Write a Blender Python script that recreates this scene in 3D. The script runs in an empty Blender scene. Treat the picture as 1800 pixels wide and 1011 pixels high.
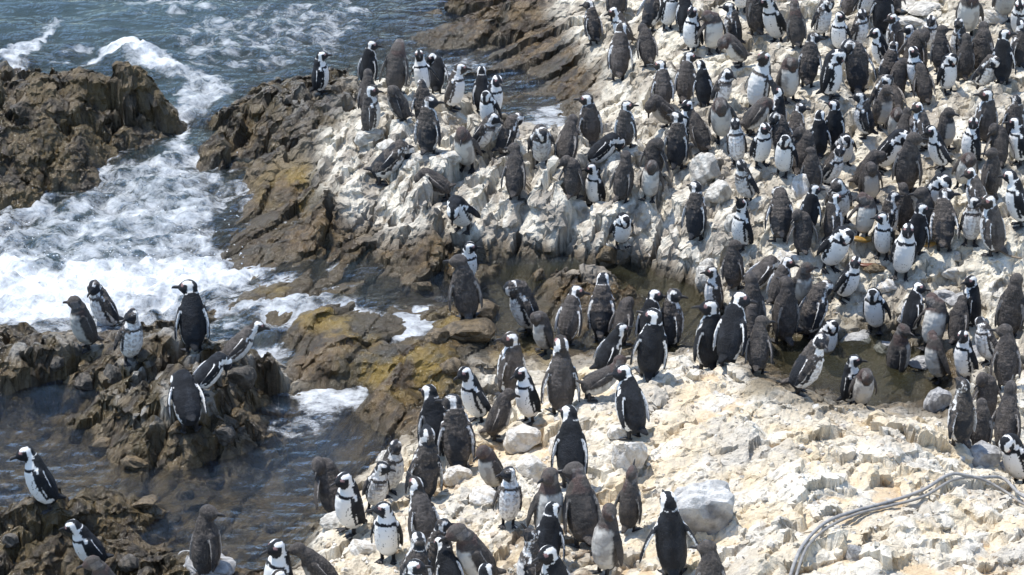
import bpy, math, random
import numpy as np
from mathutils import Vector, Matrix, Euler

S = bpy.context.scene
COL = S.collection
R = math.radians
random.seed(11)

# ------------------------------------------------------------------ camera
PW, PH = 1800.0, 1011.0          # the photograph's own pixel grid, used as a drafting ruler
FPX = 5104.0
PITCH = R(24.7)
HC = 9.0
cam_d = bpy.data.cameras.new("camera")
cam = bpy.data.objects.new("camera", cam_d)
COL.objects.link(cam)
cam.location = (0, 0, HC)
cam.rotation_euler = (math.pi / 2 - PITCH, 0, 0)
cam_d.sensor_width = 36.0
cam_d.lens = 36.0 * FPX / PW
cam_d.clip_start = 0.1
cam_d.clip_end = 2000
S.camera = cam

# ------------------------------------------------------------------ sky and sun (high, ahead of the camera, a little left)
SUN_EL, SUN_AZ = R(69), R(-58)    # azimuth measured from +y (ahead) towards +x
sun_dir = Vector((math.sin(SUN_AZ) * math.cos(SUN_EL), math.cos(SUN_AZ) * math.cos(SUN_EL), math.sin(SUN_EL)))
world = bpy.data.worlds.new("World")
S.world = world
world.use_nodes = True
wn = world.node_tree.nodes
sky = wn.new("ShaderNodeTexSky")
sky.sky_type = 'NISHITA'
sky.sun_disc = False
sky.sun_elevation = SUN_EL
sky.sun_rotation = SUN_AZ
sky.air_density = 1.0
sky.dust_density = 0.3
sky.ozone_density = 1.3
bg = wn["Background"]
bg.inputs[1].default_value = 0.15
world.node_tree.links.new(sky.outputs[0], bg.inputs[0])
sun_d = bpy.data.lights.new("sun", 'SUN')
sun_d.energy = 3.35
sun_d.angle = R(0.53)
sun_d.color = (1.0, 0.965, 0.91)
sun = bpy.data.objects.new("sun", sun_d)
COL.objects.link(sun)
sun.rotation_euler = (-sun_dir).to_track_quat('-Z', 'Y').to_euler()
sun.location = sun_dir * 60
vs = S.view_settings
vs.view_transform = 'Standard'
vs.look = 'None'
vs.exposure = 0.72
vs.gamma = 1.0
vs.use_curve_mapping = False
S.cycles.max_bounces = 6
S.cycles.transparent_max_bounces = 8
S.cycles.caustics_reflective = False
S.cycles.caustics_refractive = False

# ------------------------------------------------------------------ drafting helpers
CP, SP = math.cos(PITCH), math.sin(PITCH)
def P(px, py, h):
    """world point at height h seen at photograph pixel px, py"""
    a = (px - PW / 2) / FPX
    b = (PH / 2 - py) / FPX
    d = (a, CP + b * SP, -SP + b * CP)
    t = (h - HC) / d[2]
    return d[0] * t, d[1] * t, h
def proj(x, y, z):
    dz = z - HC
    f = y * CP - dz * SP
    u = y * SP + dz * CP
    return PW / 2 + FPX * x / f, PH / 2 - FPX * u / f
def smooth(a, b, v):
    t = np.clip((v - a) / (b - a), 0, 1)
    return t * t * (3 - 2 * t)
def lerp(a, b, t):
    return a + (b - a) * t

# ---- numpy noise
def _hash(ix, iy, seed):
    h = (ix.astype(np.int64) * 374761393 + iy.astype(np.int64) * 668265263 + seed * 1442695041) & 0xffffffff
    h = ((h ^ (h >> 13)) * 1274126177) & 0xffffffff
    h = (h ^ (h >> 16))
    h = (h * 2246822519) & 0xffffffff
    h = h ^ (h >> 15)
    return (h & 0xffffff).astype(np.float32) / np.float32(0xffffff)
def vnoise(x, y, seed=0):
    ix = np.floor(x); iy = np.floor(y)
    fx = (x - ix).astype(np.float32); fy = (y - iy).astype(np.float32)
    ux = fx * fx * fx * (fx * (fx * 6 - 15) + 10); uy = fy * fy * fy * (fy * (fy * 6 - 15) + 10)
    def g(dx, dy):
        a = _hash(ix + dx, iy + dy, seed) * np.float32(2 * math.pi)
        return np.cos(a) * (fx - dx) + np.sin(a) * (fy - dy)
    a = lerp(g(0, 0), g(1, 0), ux); b = lerp(g(0, 1), g(1, 1), ux)
    return lerp(a, b, uy) * 1.5
def fbm(x, y, octv=4, seed=0, gain=.5):
    r = 0; a = 1.0
    for k in range(octv):
        r = r + a * vnoise(x, y, seed + k * 17)
        x = x * 2.03 + 5.1; y = y * 2.03 - 3.7; a *= gain
    return r
def ridged(x, y, octv=4, seed=0):
    r = 0; a = .5; p = 1.
    for k in range(octv):
        n = 1 - np.abs(vnoise(x, y, seed + k * 13)) * 1.9
        n = np.clip(n, 0, 1) ** 2 * p
        r = r + a * n; p = np.clip(n * 1.6, 0, 1); a *= .5
        x = x * 2.07 + 3.3; y = y * 2.07 - 1.9
    return r
def worley(x, y, seed=0):
    """distances to the two nearest cell points, the cell's random values and the offset from its centre"""
    ix = np.floor(x); iy = np.floor(y)
    d1 = np.full(x.shape, 9., np.float32); d2 = d1.copy()
    r1 = np.zeros_like(d1); r2 = r1.copy(); r3 = r1.copy(); ox = r1.copy(); oy = r1.copy()
    for dx in (-1, 0, 1):
        for dy in (-1, 0, 1):
            cx = ix + dx; cy = iy + dy
            jx = _hash(cx, cy, seed + 1); jy = _hash(cx, cy, seed + 2)
            ex = (x - cx - .1 - .8 * jx).astype(np.float32); ey = (y - cy - .1 - .8 * jy).astype(np.float32)
            d = np.sqrt(ex * ex + ey * ey)
            m = d < d1
            d2 = np.where(m, d1, np.minimum(d2, d))
            r1 = np.where(m, jx * 7.13 % 1, r1); r2 = np.where(m, jy * 5.77 % 1, r2); r3 = np.where(m, (jx + jy) * 9.31 % 1, r3)
            ox = np.where(m, ex, ox); oy = np.where(m, ey, oy)
            d1 = np.where(m, d, d1)
    return d1, d2, r1, r2, r3, ox, oy
def blocks(x, y, scale, ang, stretch, seed, warp=.25, tilt=.9, crack=.5, cw=.18, dome=0.):
    """tilted blocks of rock parted by cracks; about -1..1 high"""
    c, s = math.cos(ang), math.sin(ang)
    u = (x * c + y * s) / (scale * stretch); v = (-x * s + y * c) / scale
    wu = fbm(u * 1.3, v * 1.3, 3, seed + 5) * warp; wv = fbm(u * 1.3 + 9, v * 1.3 - 4, 3, seed + 6) * warp
    d1, d2, r1, r2, r3, ox, oy = worley(u + wu, v + wv, seed)
    h = (r1 - .5) * 1.2 + tilt * ((r2 - .5) * ox * 2 + (r3 - .5) * oy * 2)
    e = d2 - d1
    h = h - dome * d1 * d1
    return h - crack * (1 - smooth(0, cw, e)), e, r1
def polymask(px, py, poly, soft):
    """1 inside a polygon drawn on the photograph's pixel grid, fading over soft pixels"""
    n = len(poly)
    inside = np.zeros(px.shape, bool)
    dist = np.full(px.shape, 1e9)
    for i in range(n):
        x1, y1 = poly[i]; x2, y2 = poly[(i + 1) % n]
        c = ((y1 > py) != (y2 > py)) & (px < (x2 - x1) * (py - y1) / ((y2 - y1) if y2 != y1 else 1e-9) + x1)
        inside ^= c
        L = (x2 - x1) ** 2 + (y2 - y1) ** 2 + 1e-9
        t = np.clip(((px - x1) * (x2 - x1) + (py - y1) * (y2 - y1)) / L, 0, 1)
        dist = np.minimum(dist, np.hypot(px - x1 - t * (x2 - x1), py - y1 - t * (y2 - y1)))
    sd = np.where(inside, dist, -dist)
    return smooth(-soft, soft, sd)

# ---- object helpers
def link(o, parent=None):
    COL.objects.link(o)
    if parent is not None:
        o.parent = parent
    return o
def tag(o, label=None, category=None, group=None, kind=None):
    for k, v in (("label", label), ("category", category), ("group", group), ("kind", kind)):
        if v: o[k] = v
    return o
def quick_mesh(name, co, quads, mat=None, smooth_=True):
    me = bpy.data.meshes.new(name)
    co = np.ascontiguousarray(co, np.float32); quads = np.ascontiguousarray(quads, np.int32)
    k = quads.shape[1]; n = len(quads)
    me.vertices.add(len(co)); me.vertices.foreach_set("co", co.ravel())
    me.loops.add(n * k); me.loops.foreach_set("vertex_index", quads.ravel())
    me.polygons.add(n)
    me.polygons.foreach_set("loop_start", np.arange(0, n * k, k, dtype=np.int32))
    me.polygons.foreach_set("loop_total", np.full(n, k, np.int32))
    me.polygons.foreach_set("use_smooth", np.full(n, smooth_, bool))
    if mat: me.materials.append(mat)
    me.update(calc_edges=True)
    me.validate()
    return me
def col_attr(me, name, rgb):
    a = me.color_attributes.new(name, 'FLOAT_COLOR', 'POINT')
    rgba = np.ones((len(rgb), 4), np.float32); rgba[:, :3] = rgb
    a.data.foreach_set("color", rgba.ravel())
def flt_attr(me, name, v):
    a = me.attributes.new(name, 'FLOAT', 'POINT')
    a.data.foreach_set("value", np.ascontiguousarray(v, np.float32))

# ---- node helpers
def new_mat(name):
    m = bpy.data.materials.new(name); m.use_nodes = True
    nt = m.node_tree
    return m, nt, nt.nodes["Principled BSDF"], nt.nodes["Material Output"]
def nd(nt, typ, **kw):
    n = nt.nodes.new(typ)
    for k, v in kw.items():
        if k.startswith("i_"): n.inputs[k[2:].replace("_", " ")].default_value = v
        else: setattr(n, k, v)
    return n
def lk(nt, a, b): nt.links.new(a, b)
def math_n(nt, op, a, b=None, clamp=False):
    n = nd(nt, "ShaderNodeMath", operation=op, use_clamp=clamp)
    for i, v in enumerate((a, b)):
        if v is None: continue
        if isinstance(v, (int, float)): n.inputs[i].default_value = v
        else: lk(nt, v, n.inputs[i])
    return n.outputs[0]
def maprange(nt, v, a, b, c=0., d=1., kind='SMOOTHSTEP'):
    n = nd(nt, "ShaderNodeMapRange", interpolation_type=kind)
    lk(nt, v, n.inputs[0])
    for i, q in enumerate((a, b, c, d)): n.inputs[1 + i].default_value = q
    return n.outputs[0]
def mixcol(nt, fac, a, b, mode='MIX'):
    n = nd(nt, "ShaderNodeMix", data_type='RGBA', blend_type=mode)
    for s, v in ((0, fac), (6, a), (7, b)):
        if isinstance(v, (int, float)): n.inputs[s].default_value = v
        elif isinstance(v, tuple): n.inputs[s].default_value = v
        else: lk(nt, v, n.inputs[s])
    return n.outputs[2]
def noise_n(nt, vec, scale, detail=4., rough=.55, dist=0.):
    n = nd(nt, "ShaderNodeTexNoise"); lk(nt, vec, n.inputs["Vector"])
    n.inputs["Scale"].default_value = scale; n.inputs["Detail"].default_value = detail
    n.inputs["Roughness"].default_value = rough; n.inputs["Distortion"].default_value = dist
    return n

# ------------------------------------------------------------------ rocky shore: base heights from surveyed points (pixel x, pixel y, height)
CTRL = """
0 0 -.5|150 20 -.5|300 20 -.4|450 20 -.2|560 60 -.05|360 60 -.25|480 100 -.08|420 130 -.12|600 110 -.02
60 130 .8|150 118 .85|250 122 .85|290 160 .55|10 150 .75|60 200 .65|150 200 .6|240 200 .5|50 280 .38|150 270 .35|60 350 .15|130 340 .1|200 325 -.05|310 210 -.15|270 255 -.1|10 400 .0
200 78 -.3|60 88 -.3|280 92 -.3|340 130 -.15|330 250 -.14|300 330 -.2|250 420 -.2|100 450 -.25|350 400 -.12|150 560 -.3|50 560 -.3|400 520 -.1|250 540 -.2|300 480 -.2|330 440 -.1|345 160 -.15|342 200 -.15|375 150 -.14|405 142 -.13|322 150 -.15|330 180 -.15|345 230 -.14|440 122 -.12|338 290 -.16|330 130 -.2|380 130 -.2
540 152 .72|450 175 .55|380 205 .35|600 185 .75|352 280 .12|420 302 .10|380 250 .3|500 265 .38|352 312 -.1|400 328 .03|560 235 .55|440 240 .35|520 200 .6
600 250 .72|650 235 .82|700 262 .86|800 292 .82|905 345 .7|1000 285 .85|1100 310 .82|1200 305 .85|1300 310 .9
600 330 .5|650 400 .3|750 390 .48|850 400 .38|950 400 .42|1050 430 .35|1150 450 .33|1250 430 .52|550 330 .35
480 400 .1|400 400 .0|430 340 .1|500 465 .07|600 480 .1|700 485 .1|800 485 .12|880 480 .14|950 478 .15|1000 480 .15|1050 482 .14|1100 486 .14|1150 490 .15|1200 505 .16|880 500 .0|950 497 -.03|1000 499 -.03|1100 508 -.03|1200 530 .0|420 430 .08|460 450 .1|540 430 .17|580 400 .25|700 440 .22|780 450 .2
450 520 .03|550 550 .1|650 555 .1|700 600 .09|600 640 .13|700 670 .13|760 640 .2|830 548 .24|500 600 -.05|480 650 -.08|600 695 -.03|560 725 -.12|740 725 -.03|780 580 .12|650 620 .13|740 690 .1|560 620 .1|660 660 .13|640 685 .08|520 560 .1|580 590 .12
550 780 -.25|450 850 -.16|350 840 -.05|250 850 -.07|100 720 -.14|60 770 -.14|300 950 -.1|450 950 -.12|500 900 -.2|550 850 -.28|650 745 -.18|150 800 -.09|620 820 -.2|420 900 -.1
150 618 .25|230 622 .3|340 602 .38|405 635 .4|300 690 .38|380 720 .35|330 742 .32|200 680 .2|60 640 .15|20 625 .22|450 740 .15|250 770 .08|350 800 .05|150 745 .02|480 720 .08|25 700 .0|505 765 -.1|470 640 .05|100 585 -.15|250 585 -.1
88 895 .24|60 950 .15|180 992 .16|250 945 .08|20 965 .08|120 1005 .12|365 1005 .1|0 890 -.05|200 900 -.03
615 932 .2|600 985 .25|700 900 .3|740 880 .34|700 990 .38|800 900 .42|850 830 .42|795 815 .38|850 742 .3|930 738 .42|900 980 .5|1000 855 .5|555 935 .0|530 995 .02|685 800 .08|440 1008 -.05|820 695 .1|900 700 .25|985 722 .42|700 860 .25
1050 690 .5|1150 655 .58|1240 648 .66|1300 645 .64|1335 665 .55|1105 770 .6|1200 750 .68|1300 750 .75|1400 720 .72|1400 692 .6|1500 745 .62|1600 765 .62|1690 805 .55|1750 865 .5|1400 850 .8|1200 850 .65|1200 1000 .7|1400 1000 .85|1600 900 .75|1700 1000 .8|1790 900 .6|1790 1000 .75|1060 960 .55|1100 890 .58
960 525 -.10|1100 525 -.10|1200 560 -.08|1040 520 -.1|900 530 -.06|1150 540 -.1|1130 600 .0|1000 610 .08|900 620 .08|860 600 .05|1260 590 .04|1450 645 -.05|1550 645 -.06|1620 695 -.05|1570 690 -.06|1480 620 .02|1600 615 .07|1640 645 .10|1660 680 .06|1400 620 .0|1340 560 .15|1330 600 .1|1500 700 -.08|1650 650 .04|1060 640 .25|1290 600 .1
1450 540 .22|1550 580 .1|1600 520 .28|1700 565 .25|1780 600 .28|1700 700 .18|1780 720 .24|1720 790 .28|1790 835 .32|1440 600 .08
1350 490 .4|1400 440 .62|1450 475 .52|1550 480 .5|1583 482 .5|1700 455 .62|1780 500 .5|1400 350 .85|1500 350 .75|1550 330 .72|1600 400 .62|1700 380 .8|1790 400 .85|1350 230 1.0|1450 250 .95|1550 200 .9|1650 270 .95|1750 270 1.0|1790 200 1.12|1300 180 1.05|1400 175 1.1|1500 170 1.1|1550 110 1.0|1640 165 1.1|1760 140 1.25|1200 100 1.05|1300 80 1.15|1400 80 1.2|1500 85 1.2|1600 60 1.25|1700 60 1.35|1790 60 1.45|1200 20 1.1|1400 0 1.3|1600 0 1.4|1790 0 1.6
700 20 .12|800 30 .28|900 30 .45|1000 20 .6|1060 60 .8|760 80 .12|850 85 .2|950 90 .38|1040 100 .6|750 112 .08|850 122 .1|950 135 .25|1050 145 .5|1100 140 .8|900 180 .3|1000 195 .38|960 235 .2|1080 205 .6|1150 205 .8|650 30 -.05|600 50 -.1
640 152 .68|690 163 .66|750 168 .6|800 192 .58|860 212 .55|955 282 .72|1035 242 .62|910 205 .3|700 118 .0
"""
ROWK = {9: .85, 1: .78, 3: .78, 4: .72, 5: .78, 15: .76, 16: .75, 17: .72}      # survey corrections per row
pts = []
for i, ln in enumerate(CTRL.strip().split("\n")):
    for p in ln.split("|"):
        a, b, h = (float(v) for v in p.split())
        if h > .06: h *= ROWK.get(i, 1.)
        if i == 7 and h > 0: h += .045
        pts.append((a, b, h))
pts = np.array(pts)
cw = np.array([P(*p) for p in pts])
LEVELS = """0 0 .2|450 40 .2|300 60 .2|340 200 .16|300 330 .1|200 420 .06|380 420 .06|100 470 .0|300 500 .0|420 470 .02|200 600 0|60 560 0|0 700 0|300 900 0|100 950 0|600 780 0|600 110 .12|480 620 .0|600 600 .12|720 560 .172|690 600 .152|620 700 .01|560 540 .115|480 530 .07|700 700 .04|1000 540 .085|1100 560 .085|1500 650 .07|1640 680 .07|950 235 .3|900 600 .07|1300 590 .075|700 110 .1|800 110 .12|400 990 0|540 940 0|640 760 0"""
lp = np.array([[float(v) for v in p.split()] for p in LEVELS.split("|")])
lw = np.array([P(*p) for p in lp])
def rbf_fit(w, c=.12, lam=.02):
    r = np.hypot(w[:, None, 0] - w[None, :, 0], w[:, None, 1] - w[None, :, 1])
    n = len(w)
    A = np.zeros((n + 3, n + 3))
    A[:n, :n] = np.sqrt(r * r + c * c) + 0
    A[:n, :n] -= np.eye(n) * lam
    A[:n, n] = 1; A[:n, n + 1:] = w[:, :2] / 10; A[n:, :n] = A[:n, n:].T
    b = np.zeros(n + 3); b[:n] = w[:, 2]
    return np.linalg.solve(A, b)
def rbf_eval(w, k, x, y, c=.12):
    out = np.full(x.shape, k[-3]) + k[-2] * x / 10 + k[-1] * y / 10
    for (a, b, _), q in zip(w, k):
        out += q * np.sqrt((x - a) ** 2 + (y - b) ** 2 + c * c)
    return out
kz = rbf_fit(cw); kl = rbf_fit(lw, lam=.05)

X0, X1, Y0, Y1 = -5.2, 5.2, 13.5, 27.4
CS = .05
cx = np.arange(X0 - .3, X1 + .3, CS); cy = np.arange(Y0 - .3, Y1 + .3, CS)
CXX, CYY = np.meshgrid(cx, cy)
cZ = np.clip(rbf_eval(cw, kz, CXX, CYY), -.7, 2.0)
cL = np.clip(rbf_eval(lw, kl, CXX, CYY), -.02, .34)
cPX, cPY = proj(CXX, CYY, cZ)
wob = 16
cPX = cPX + fbm(CXX * 2.2, CYY * 2.2, 3, 3) * wob; cPY = cPY + fbm(CXX * 2.2 + 7, CYY * 2.2, 3, 4) * wob * .7
SEA_ROCK = [(-300, 60), (60, 92), (200, 85), (300, 105), (318, 220), (270, 270), (180, 335), (120, 400), (-300, 420)]
HEADLAND = [(335, 310), (345, 200), (460, 150), (525, 112), (610, 140), (640, 170), (600, 215), (555, 262), (440, 335)]
ISLET = [(-300, 580), (40, 585), (130, 600), (260, 590), (420, 555), (480, 640), (515, 740), (490, 800), (380, 840), (200, 830), (120, 770), (-300, 745)]
CORNER = [(-300, 880), (90, 870), (290, 915), (290, 960), (420, 985), (420, 1100), (-300, 1100)]
BROWN = [[(360, 380), (430, 320), (545, 270), (580, 340), (635, 405), (720, 425), (800, 440), (870, 468), (950, 474), (1060, 480), (1150, 488), (1250, 505), (1260, 620), (1000, 650), (830, 640), (830, 715), (740, 780), (560, 740), (440, 560), (360, 470)],
         [(-300, 690), (510, 700), (780, 720), (690, 790), (570, 880), (545, 930), (470, 1100), (-300, 1100)],
         [(600, -60), (930, -60), (960, 20), (1010, 55), (1040, 95), (1070, 115), (1060, 165), (1010, 215), (930, 240), (880, 195), (760, 150), (660, 120), (600, 60)],
         [(1250, 560), (1420, 600), (1560, 590), (1690, 610), (1680, 740), (1480, 720), (1330, 690)],
         [(-300, -300), (600, -300), (600, 110), (330, 330), (420, 500), (420, 600), (-300, 600)]]
CREAM = [(985, 660), (1080, 625), (1240, 600), (1345, 600), (1460, 660), (1800, 800), (2300, 800), (2300, 1300), (520, 1300), (540, 930), (690, 800), (790, 745)]
GOLD = [[(620, 640), (700, 610), (790, 625), (800, 680), (700, 700), (620, 690)], [(440, 330), (560, 290), (600, 340), (500, 380)], [(870, 585), (960, 575), (990, 650), (880, 650)], [(430, 500), (560, 520), (800, 560), (800, 600), (600, 600), (450, 560)], [(1330, 590), (1400, 590), (1400, 625), (1330, 625)]]
def cm(polys, soft):
    m = np.zeros_like(cZ)
    for p in polys: m = np.maximum(m, polymask(cPX, cPY, p, soft))
    return m
cDark = cm([SEA_ROCK, HEADLAND, ISLET, CORNER], 12)
cBrown = cm(BROWN, 30) * (1 - cDark)
cCream = cm([CREAM], 26) * (1 - cDark) * (1 - cBrown * .9)
cGold = cm(GOLD, 40)
cLedge = cm([BROWN[2], [(930, -60), (1060, -60), (1070, 120), (1100, 190), (1000, 215)]], 30)
cRidge = cm([[(540, 270), (640, 210), (1330, 240), (1330, 470), (1250, 540), (860, 520), (600, 500), (540, 400)]], 35)

def bil(A, x, y):
    """bilinear look-up in a coarse grid"""
    u = np.clip((x - cx[0]) / CS, 0, len(cx) - 1.001); v = np.clip((y - cy[0]) / CS, 0, len(cy) - 1.001)
    i = u.astype(int); j = v.astype(int); a = u - i; b = v - j
    return (A[j, i] * (1 - a) + A[j, i + 1] * a) * (1 - b) + (A[j + 1, i] * (1 - a) + A[j + 1, i + 1] * a) * b

GS = .014
core_x = np.arange(X0, X1, GS); core_y = np.arange(Y0, Y1, GS)
gx = np.concatenate([[-400, -120, -50, -25, -14, -9, -7, -6, -5.5], core_x, [5.5, 6, 7, 9, 14, 25, 50, 120, 400]])
gy = np.concatenate([[-60, -10, 4, 8, 10.5, 12, 12.8, 13.2], core_y, [27.8, 28.4, 29.5, 31, 34, 40, 60, 140, 500]])
GX, GY = np.meshgrid(gx, gy)
NX, NY = len(gx), len(gy)
ex_, ey_ = GX.ravel().astype(np.float64), GY.ravel().astype(np.float64)
qx = np.clip(ex_, X0 - .2, X1 + .2); qy = np.clip(ey_, Y0 - .2, Y1 + .2)
base = bil(cZ, qx, qy); lev = bil(cL, qx, qy)
mDark, mBrown, mCream, mGold, mLedge, mRidge = (bil(m, qx, qy) for m in (cDark, cBrown, cCream, cGold, cLedge, cRidge))
mPale = np.clip(1 - mDark - mBrown - mCream, 0, 1)
x, y = ex_, ey_
# layers of rock detail
bD1, eD1, rD1 = blocks(x, y, .36, R(40), 1.7, 21, warp=.32, tilt=1.0, crack=.75, cw=.2, dome=.9)
bD2, eD2, rD2 = blocks(x, y, .14, R(45), 1.5, 31, warp=.3, tilt=.7, crack=.6, cw=.25, dome=.5)
bR1, eR1, rR1 = blocks(x, y, .32, R(60), 2.8, 41, warp=.13, tilt=2.0, crack=1.2, cw=.12, dome=.0)
bR2, eR2, rR2 = blocks(x, y, .125, R(64), 2.3, 51, warp=.14, tilt=2.0, crack=.5, cw=.10)
bL1, eL1, rL1 = blocks(x, y, .34, R(9), 5.0, 61, warp=.12, tilt=1.4, crack=.9, cw=.10)
bC1, eC1, rC1 = blocks(x, y, .55, R(50), 1.8, 71, warp=.3, tilt=1.1, crack=.35, cw=.16, dome=.3)
bC2, eC2, rC2 = blocks(x, y, .19, R(54), 2.2, 81, warp=.22, tilt=1.7, crack=.35, cw=.10, dome=.0)
bU1, eU1, rU1 = blocks(x, y, .42, R(40), 1.9, 91, warp=.2, tilt=1.3, crack=.9, cw=.12, dome=.15)
f1 = fbm(x * 3.2, y * 3.2, 5, 7, .52); f2 = fbm(x * 11, y * 11, 4, 8, .55); f3 = fbm(x * 34, y * 34, 2, 9)
hD = .155 * bD1 + .032 * bD2 + .03 * f1 + .014 * f2 + .04
hR = .112 * bR1 + .046 * bR2 + .014 * f1 + .012 * f2 + .015
hL = .115 * bL1 + .010 * bR2 + .02 * f1 + .010 * f2
hB = .045 * bR1 + .016 * bR2 + .03 * f1 + .012 * f2
hC = .085 * bC1 + .032 * bC2 + .035 * f1 + .009 * f2
hU = .09 * bU1 + .042 * bC2 + .02 * f1 + .014 * f2
wR = mPale * mRidge
wB = mBrown * (1 - mLedge)
wL = np.clip(mLedge * (1 - mDark), 0, 1)
wU = np.clip(mPale * (1 - mRidge) * (1 - mLedge), 0, 1)
rr = np.clip(mBrown * mRidge, 0, 1)
tot = mDark + wR + wB + wL + mCream + wU + 1e-6
hB = lerp(hB, hR * .85, rr)
det = (mDark * hD + wR * hR + wB * hB + wL * hL + mCream * hC + wU * hU) / tot
rg1 = ridged(x * 2.6 + .8 * y, y * 2.0 - .5 * x, 5, 501); rg2 = ridged(x * 8, y * 7, 4, 511)
det = det + f3 * .007 - .075 * (rg1 - .35) * (1 - .45 * mCream) * (1 - .75 * mLedge) * (1 - .6 * mBrown * (1 - mRidge)) * (1 - .4 * mDark) - .026 * (rg2 - .35) * (1 - .5 * mLedge) * (1 - .5 * mCream) * (1 - .5 * mBrown)
shelf = mBrown * (1 - mRidge) * (1 - mLedge)
det = det * (1 - .42 * shelf) + .012 * shelf
under = smooth(-.05, -.22, base - lev)
det = det * (1 - .55 * under)
Z = base + det
soil_lvl = base - .06 + .018 * fbm(x * 2, y * 2, 2, 99) + .01 * f2
soil = smooth(-.005, .02, soil_lvl - Z) * np.clip(mCream * 1.3 - .1, 0, 1) * smooth(.15, .3, base)
Z = np.where(mCream > .3, np.maximum(Z, lerp(Z, soil_lvl, np.clip(mCream * 1.5, 0, 1) * smooth(.15, .3, base))), Z)

far = np.maximum(smooth(.5, 6, np.abs(x) - 5.2), np.maximum(smooth(1, 8, 13.5 - y), smooth(1, 10, y - 27.4)))
Z = lerp(Z, np.where(x > 0, np.maximum(base, .4), -.8), far)
ZG = Z.reshape(NY, NX)
OX, OY = 9, 8                       # where the even core grid starts
NCX, NCY = len(core_x), len(core_y)
ZC = ZG[OY:OY + NCY, OX:OX + NCX]   # a view on the core
LC = lev.reshape(NY, NX)[OY:OY + NCY, OX:OX + NCX]
def zat(px_, py_):
    u = np.clip((np.asarray(px_) - X0) / GS, 0, NCX - 1.001); v = np.clip((np.asarray(py_) - Y0) / GS, 0, NCY - 1.001)
    i = u.astype(int); j = v.astype(int); a = u - i; b = v - j
    return (ZC[j, i] * (1 - a) + ZC[j, i + 1] * a) * (1 - b) + (ZC[j + 1, i] * (1 - a) + ZC[j + 1, i + 1] * a) * b
def hit(px_, py_):
    """first meeting of the line of sight with the shore"""
    a = (px_ - PW / 2) / FPX; b = (PH / 2 - py_) / FPX
    d = np.array((a, CP + b * SP, -SP + b * CP))
    t0 = (1.9 - HC) / d[2]; t1 = (-.6 - HC) / d[2]
    t = np.linspace(t0, t1, 900)
    zz = HC + d[2] * t
    zt = np.maximum(zat(d[0] * t, d[1] * t), -.5)
    k = int(np.argmax(zz <= zt)) if (zz <= zt).any() else 899
    return d[0] * t[k], d[1] * t[k], zt[k]
def level_perch(x_, y_, r=.10, lift=0.):
    """a small flat standing place in the rough rock; returns its height"""
    i0 = int((x_ - r * 2 - X0) / GS); i1 = int((x_ + r * 2 - X0) / GS) + 1
    j0 = int((y_ - r * 2 - Y0) / GS); j1 = int((y_ + r * 2 - Y0) / GS) + 1
    i0, j0 = max(i0, 0), max(j0, 0)
    sub = ZC[j0:j1, i0:i1]
    if sub.size == 0: return float(zat(x_, y_))
    xx, yy = np.meshgrid(core_x[i0:i1][:sub.shape[1]], core_y[j0:j1][:sub.shape[0]])
    rr_ = np.hypot(xx - x_, yy - y_)
    w = np.exp(-(rr_ / r) ** 4)
    m = float((sub * w).sum() / w.sum()) + lift
    sub += (m - sub) * w * .92
    return m

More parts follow.
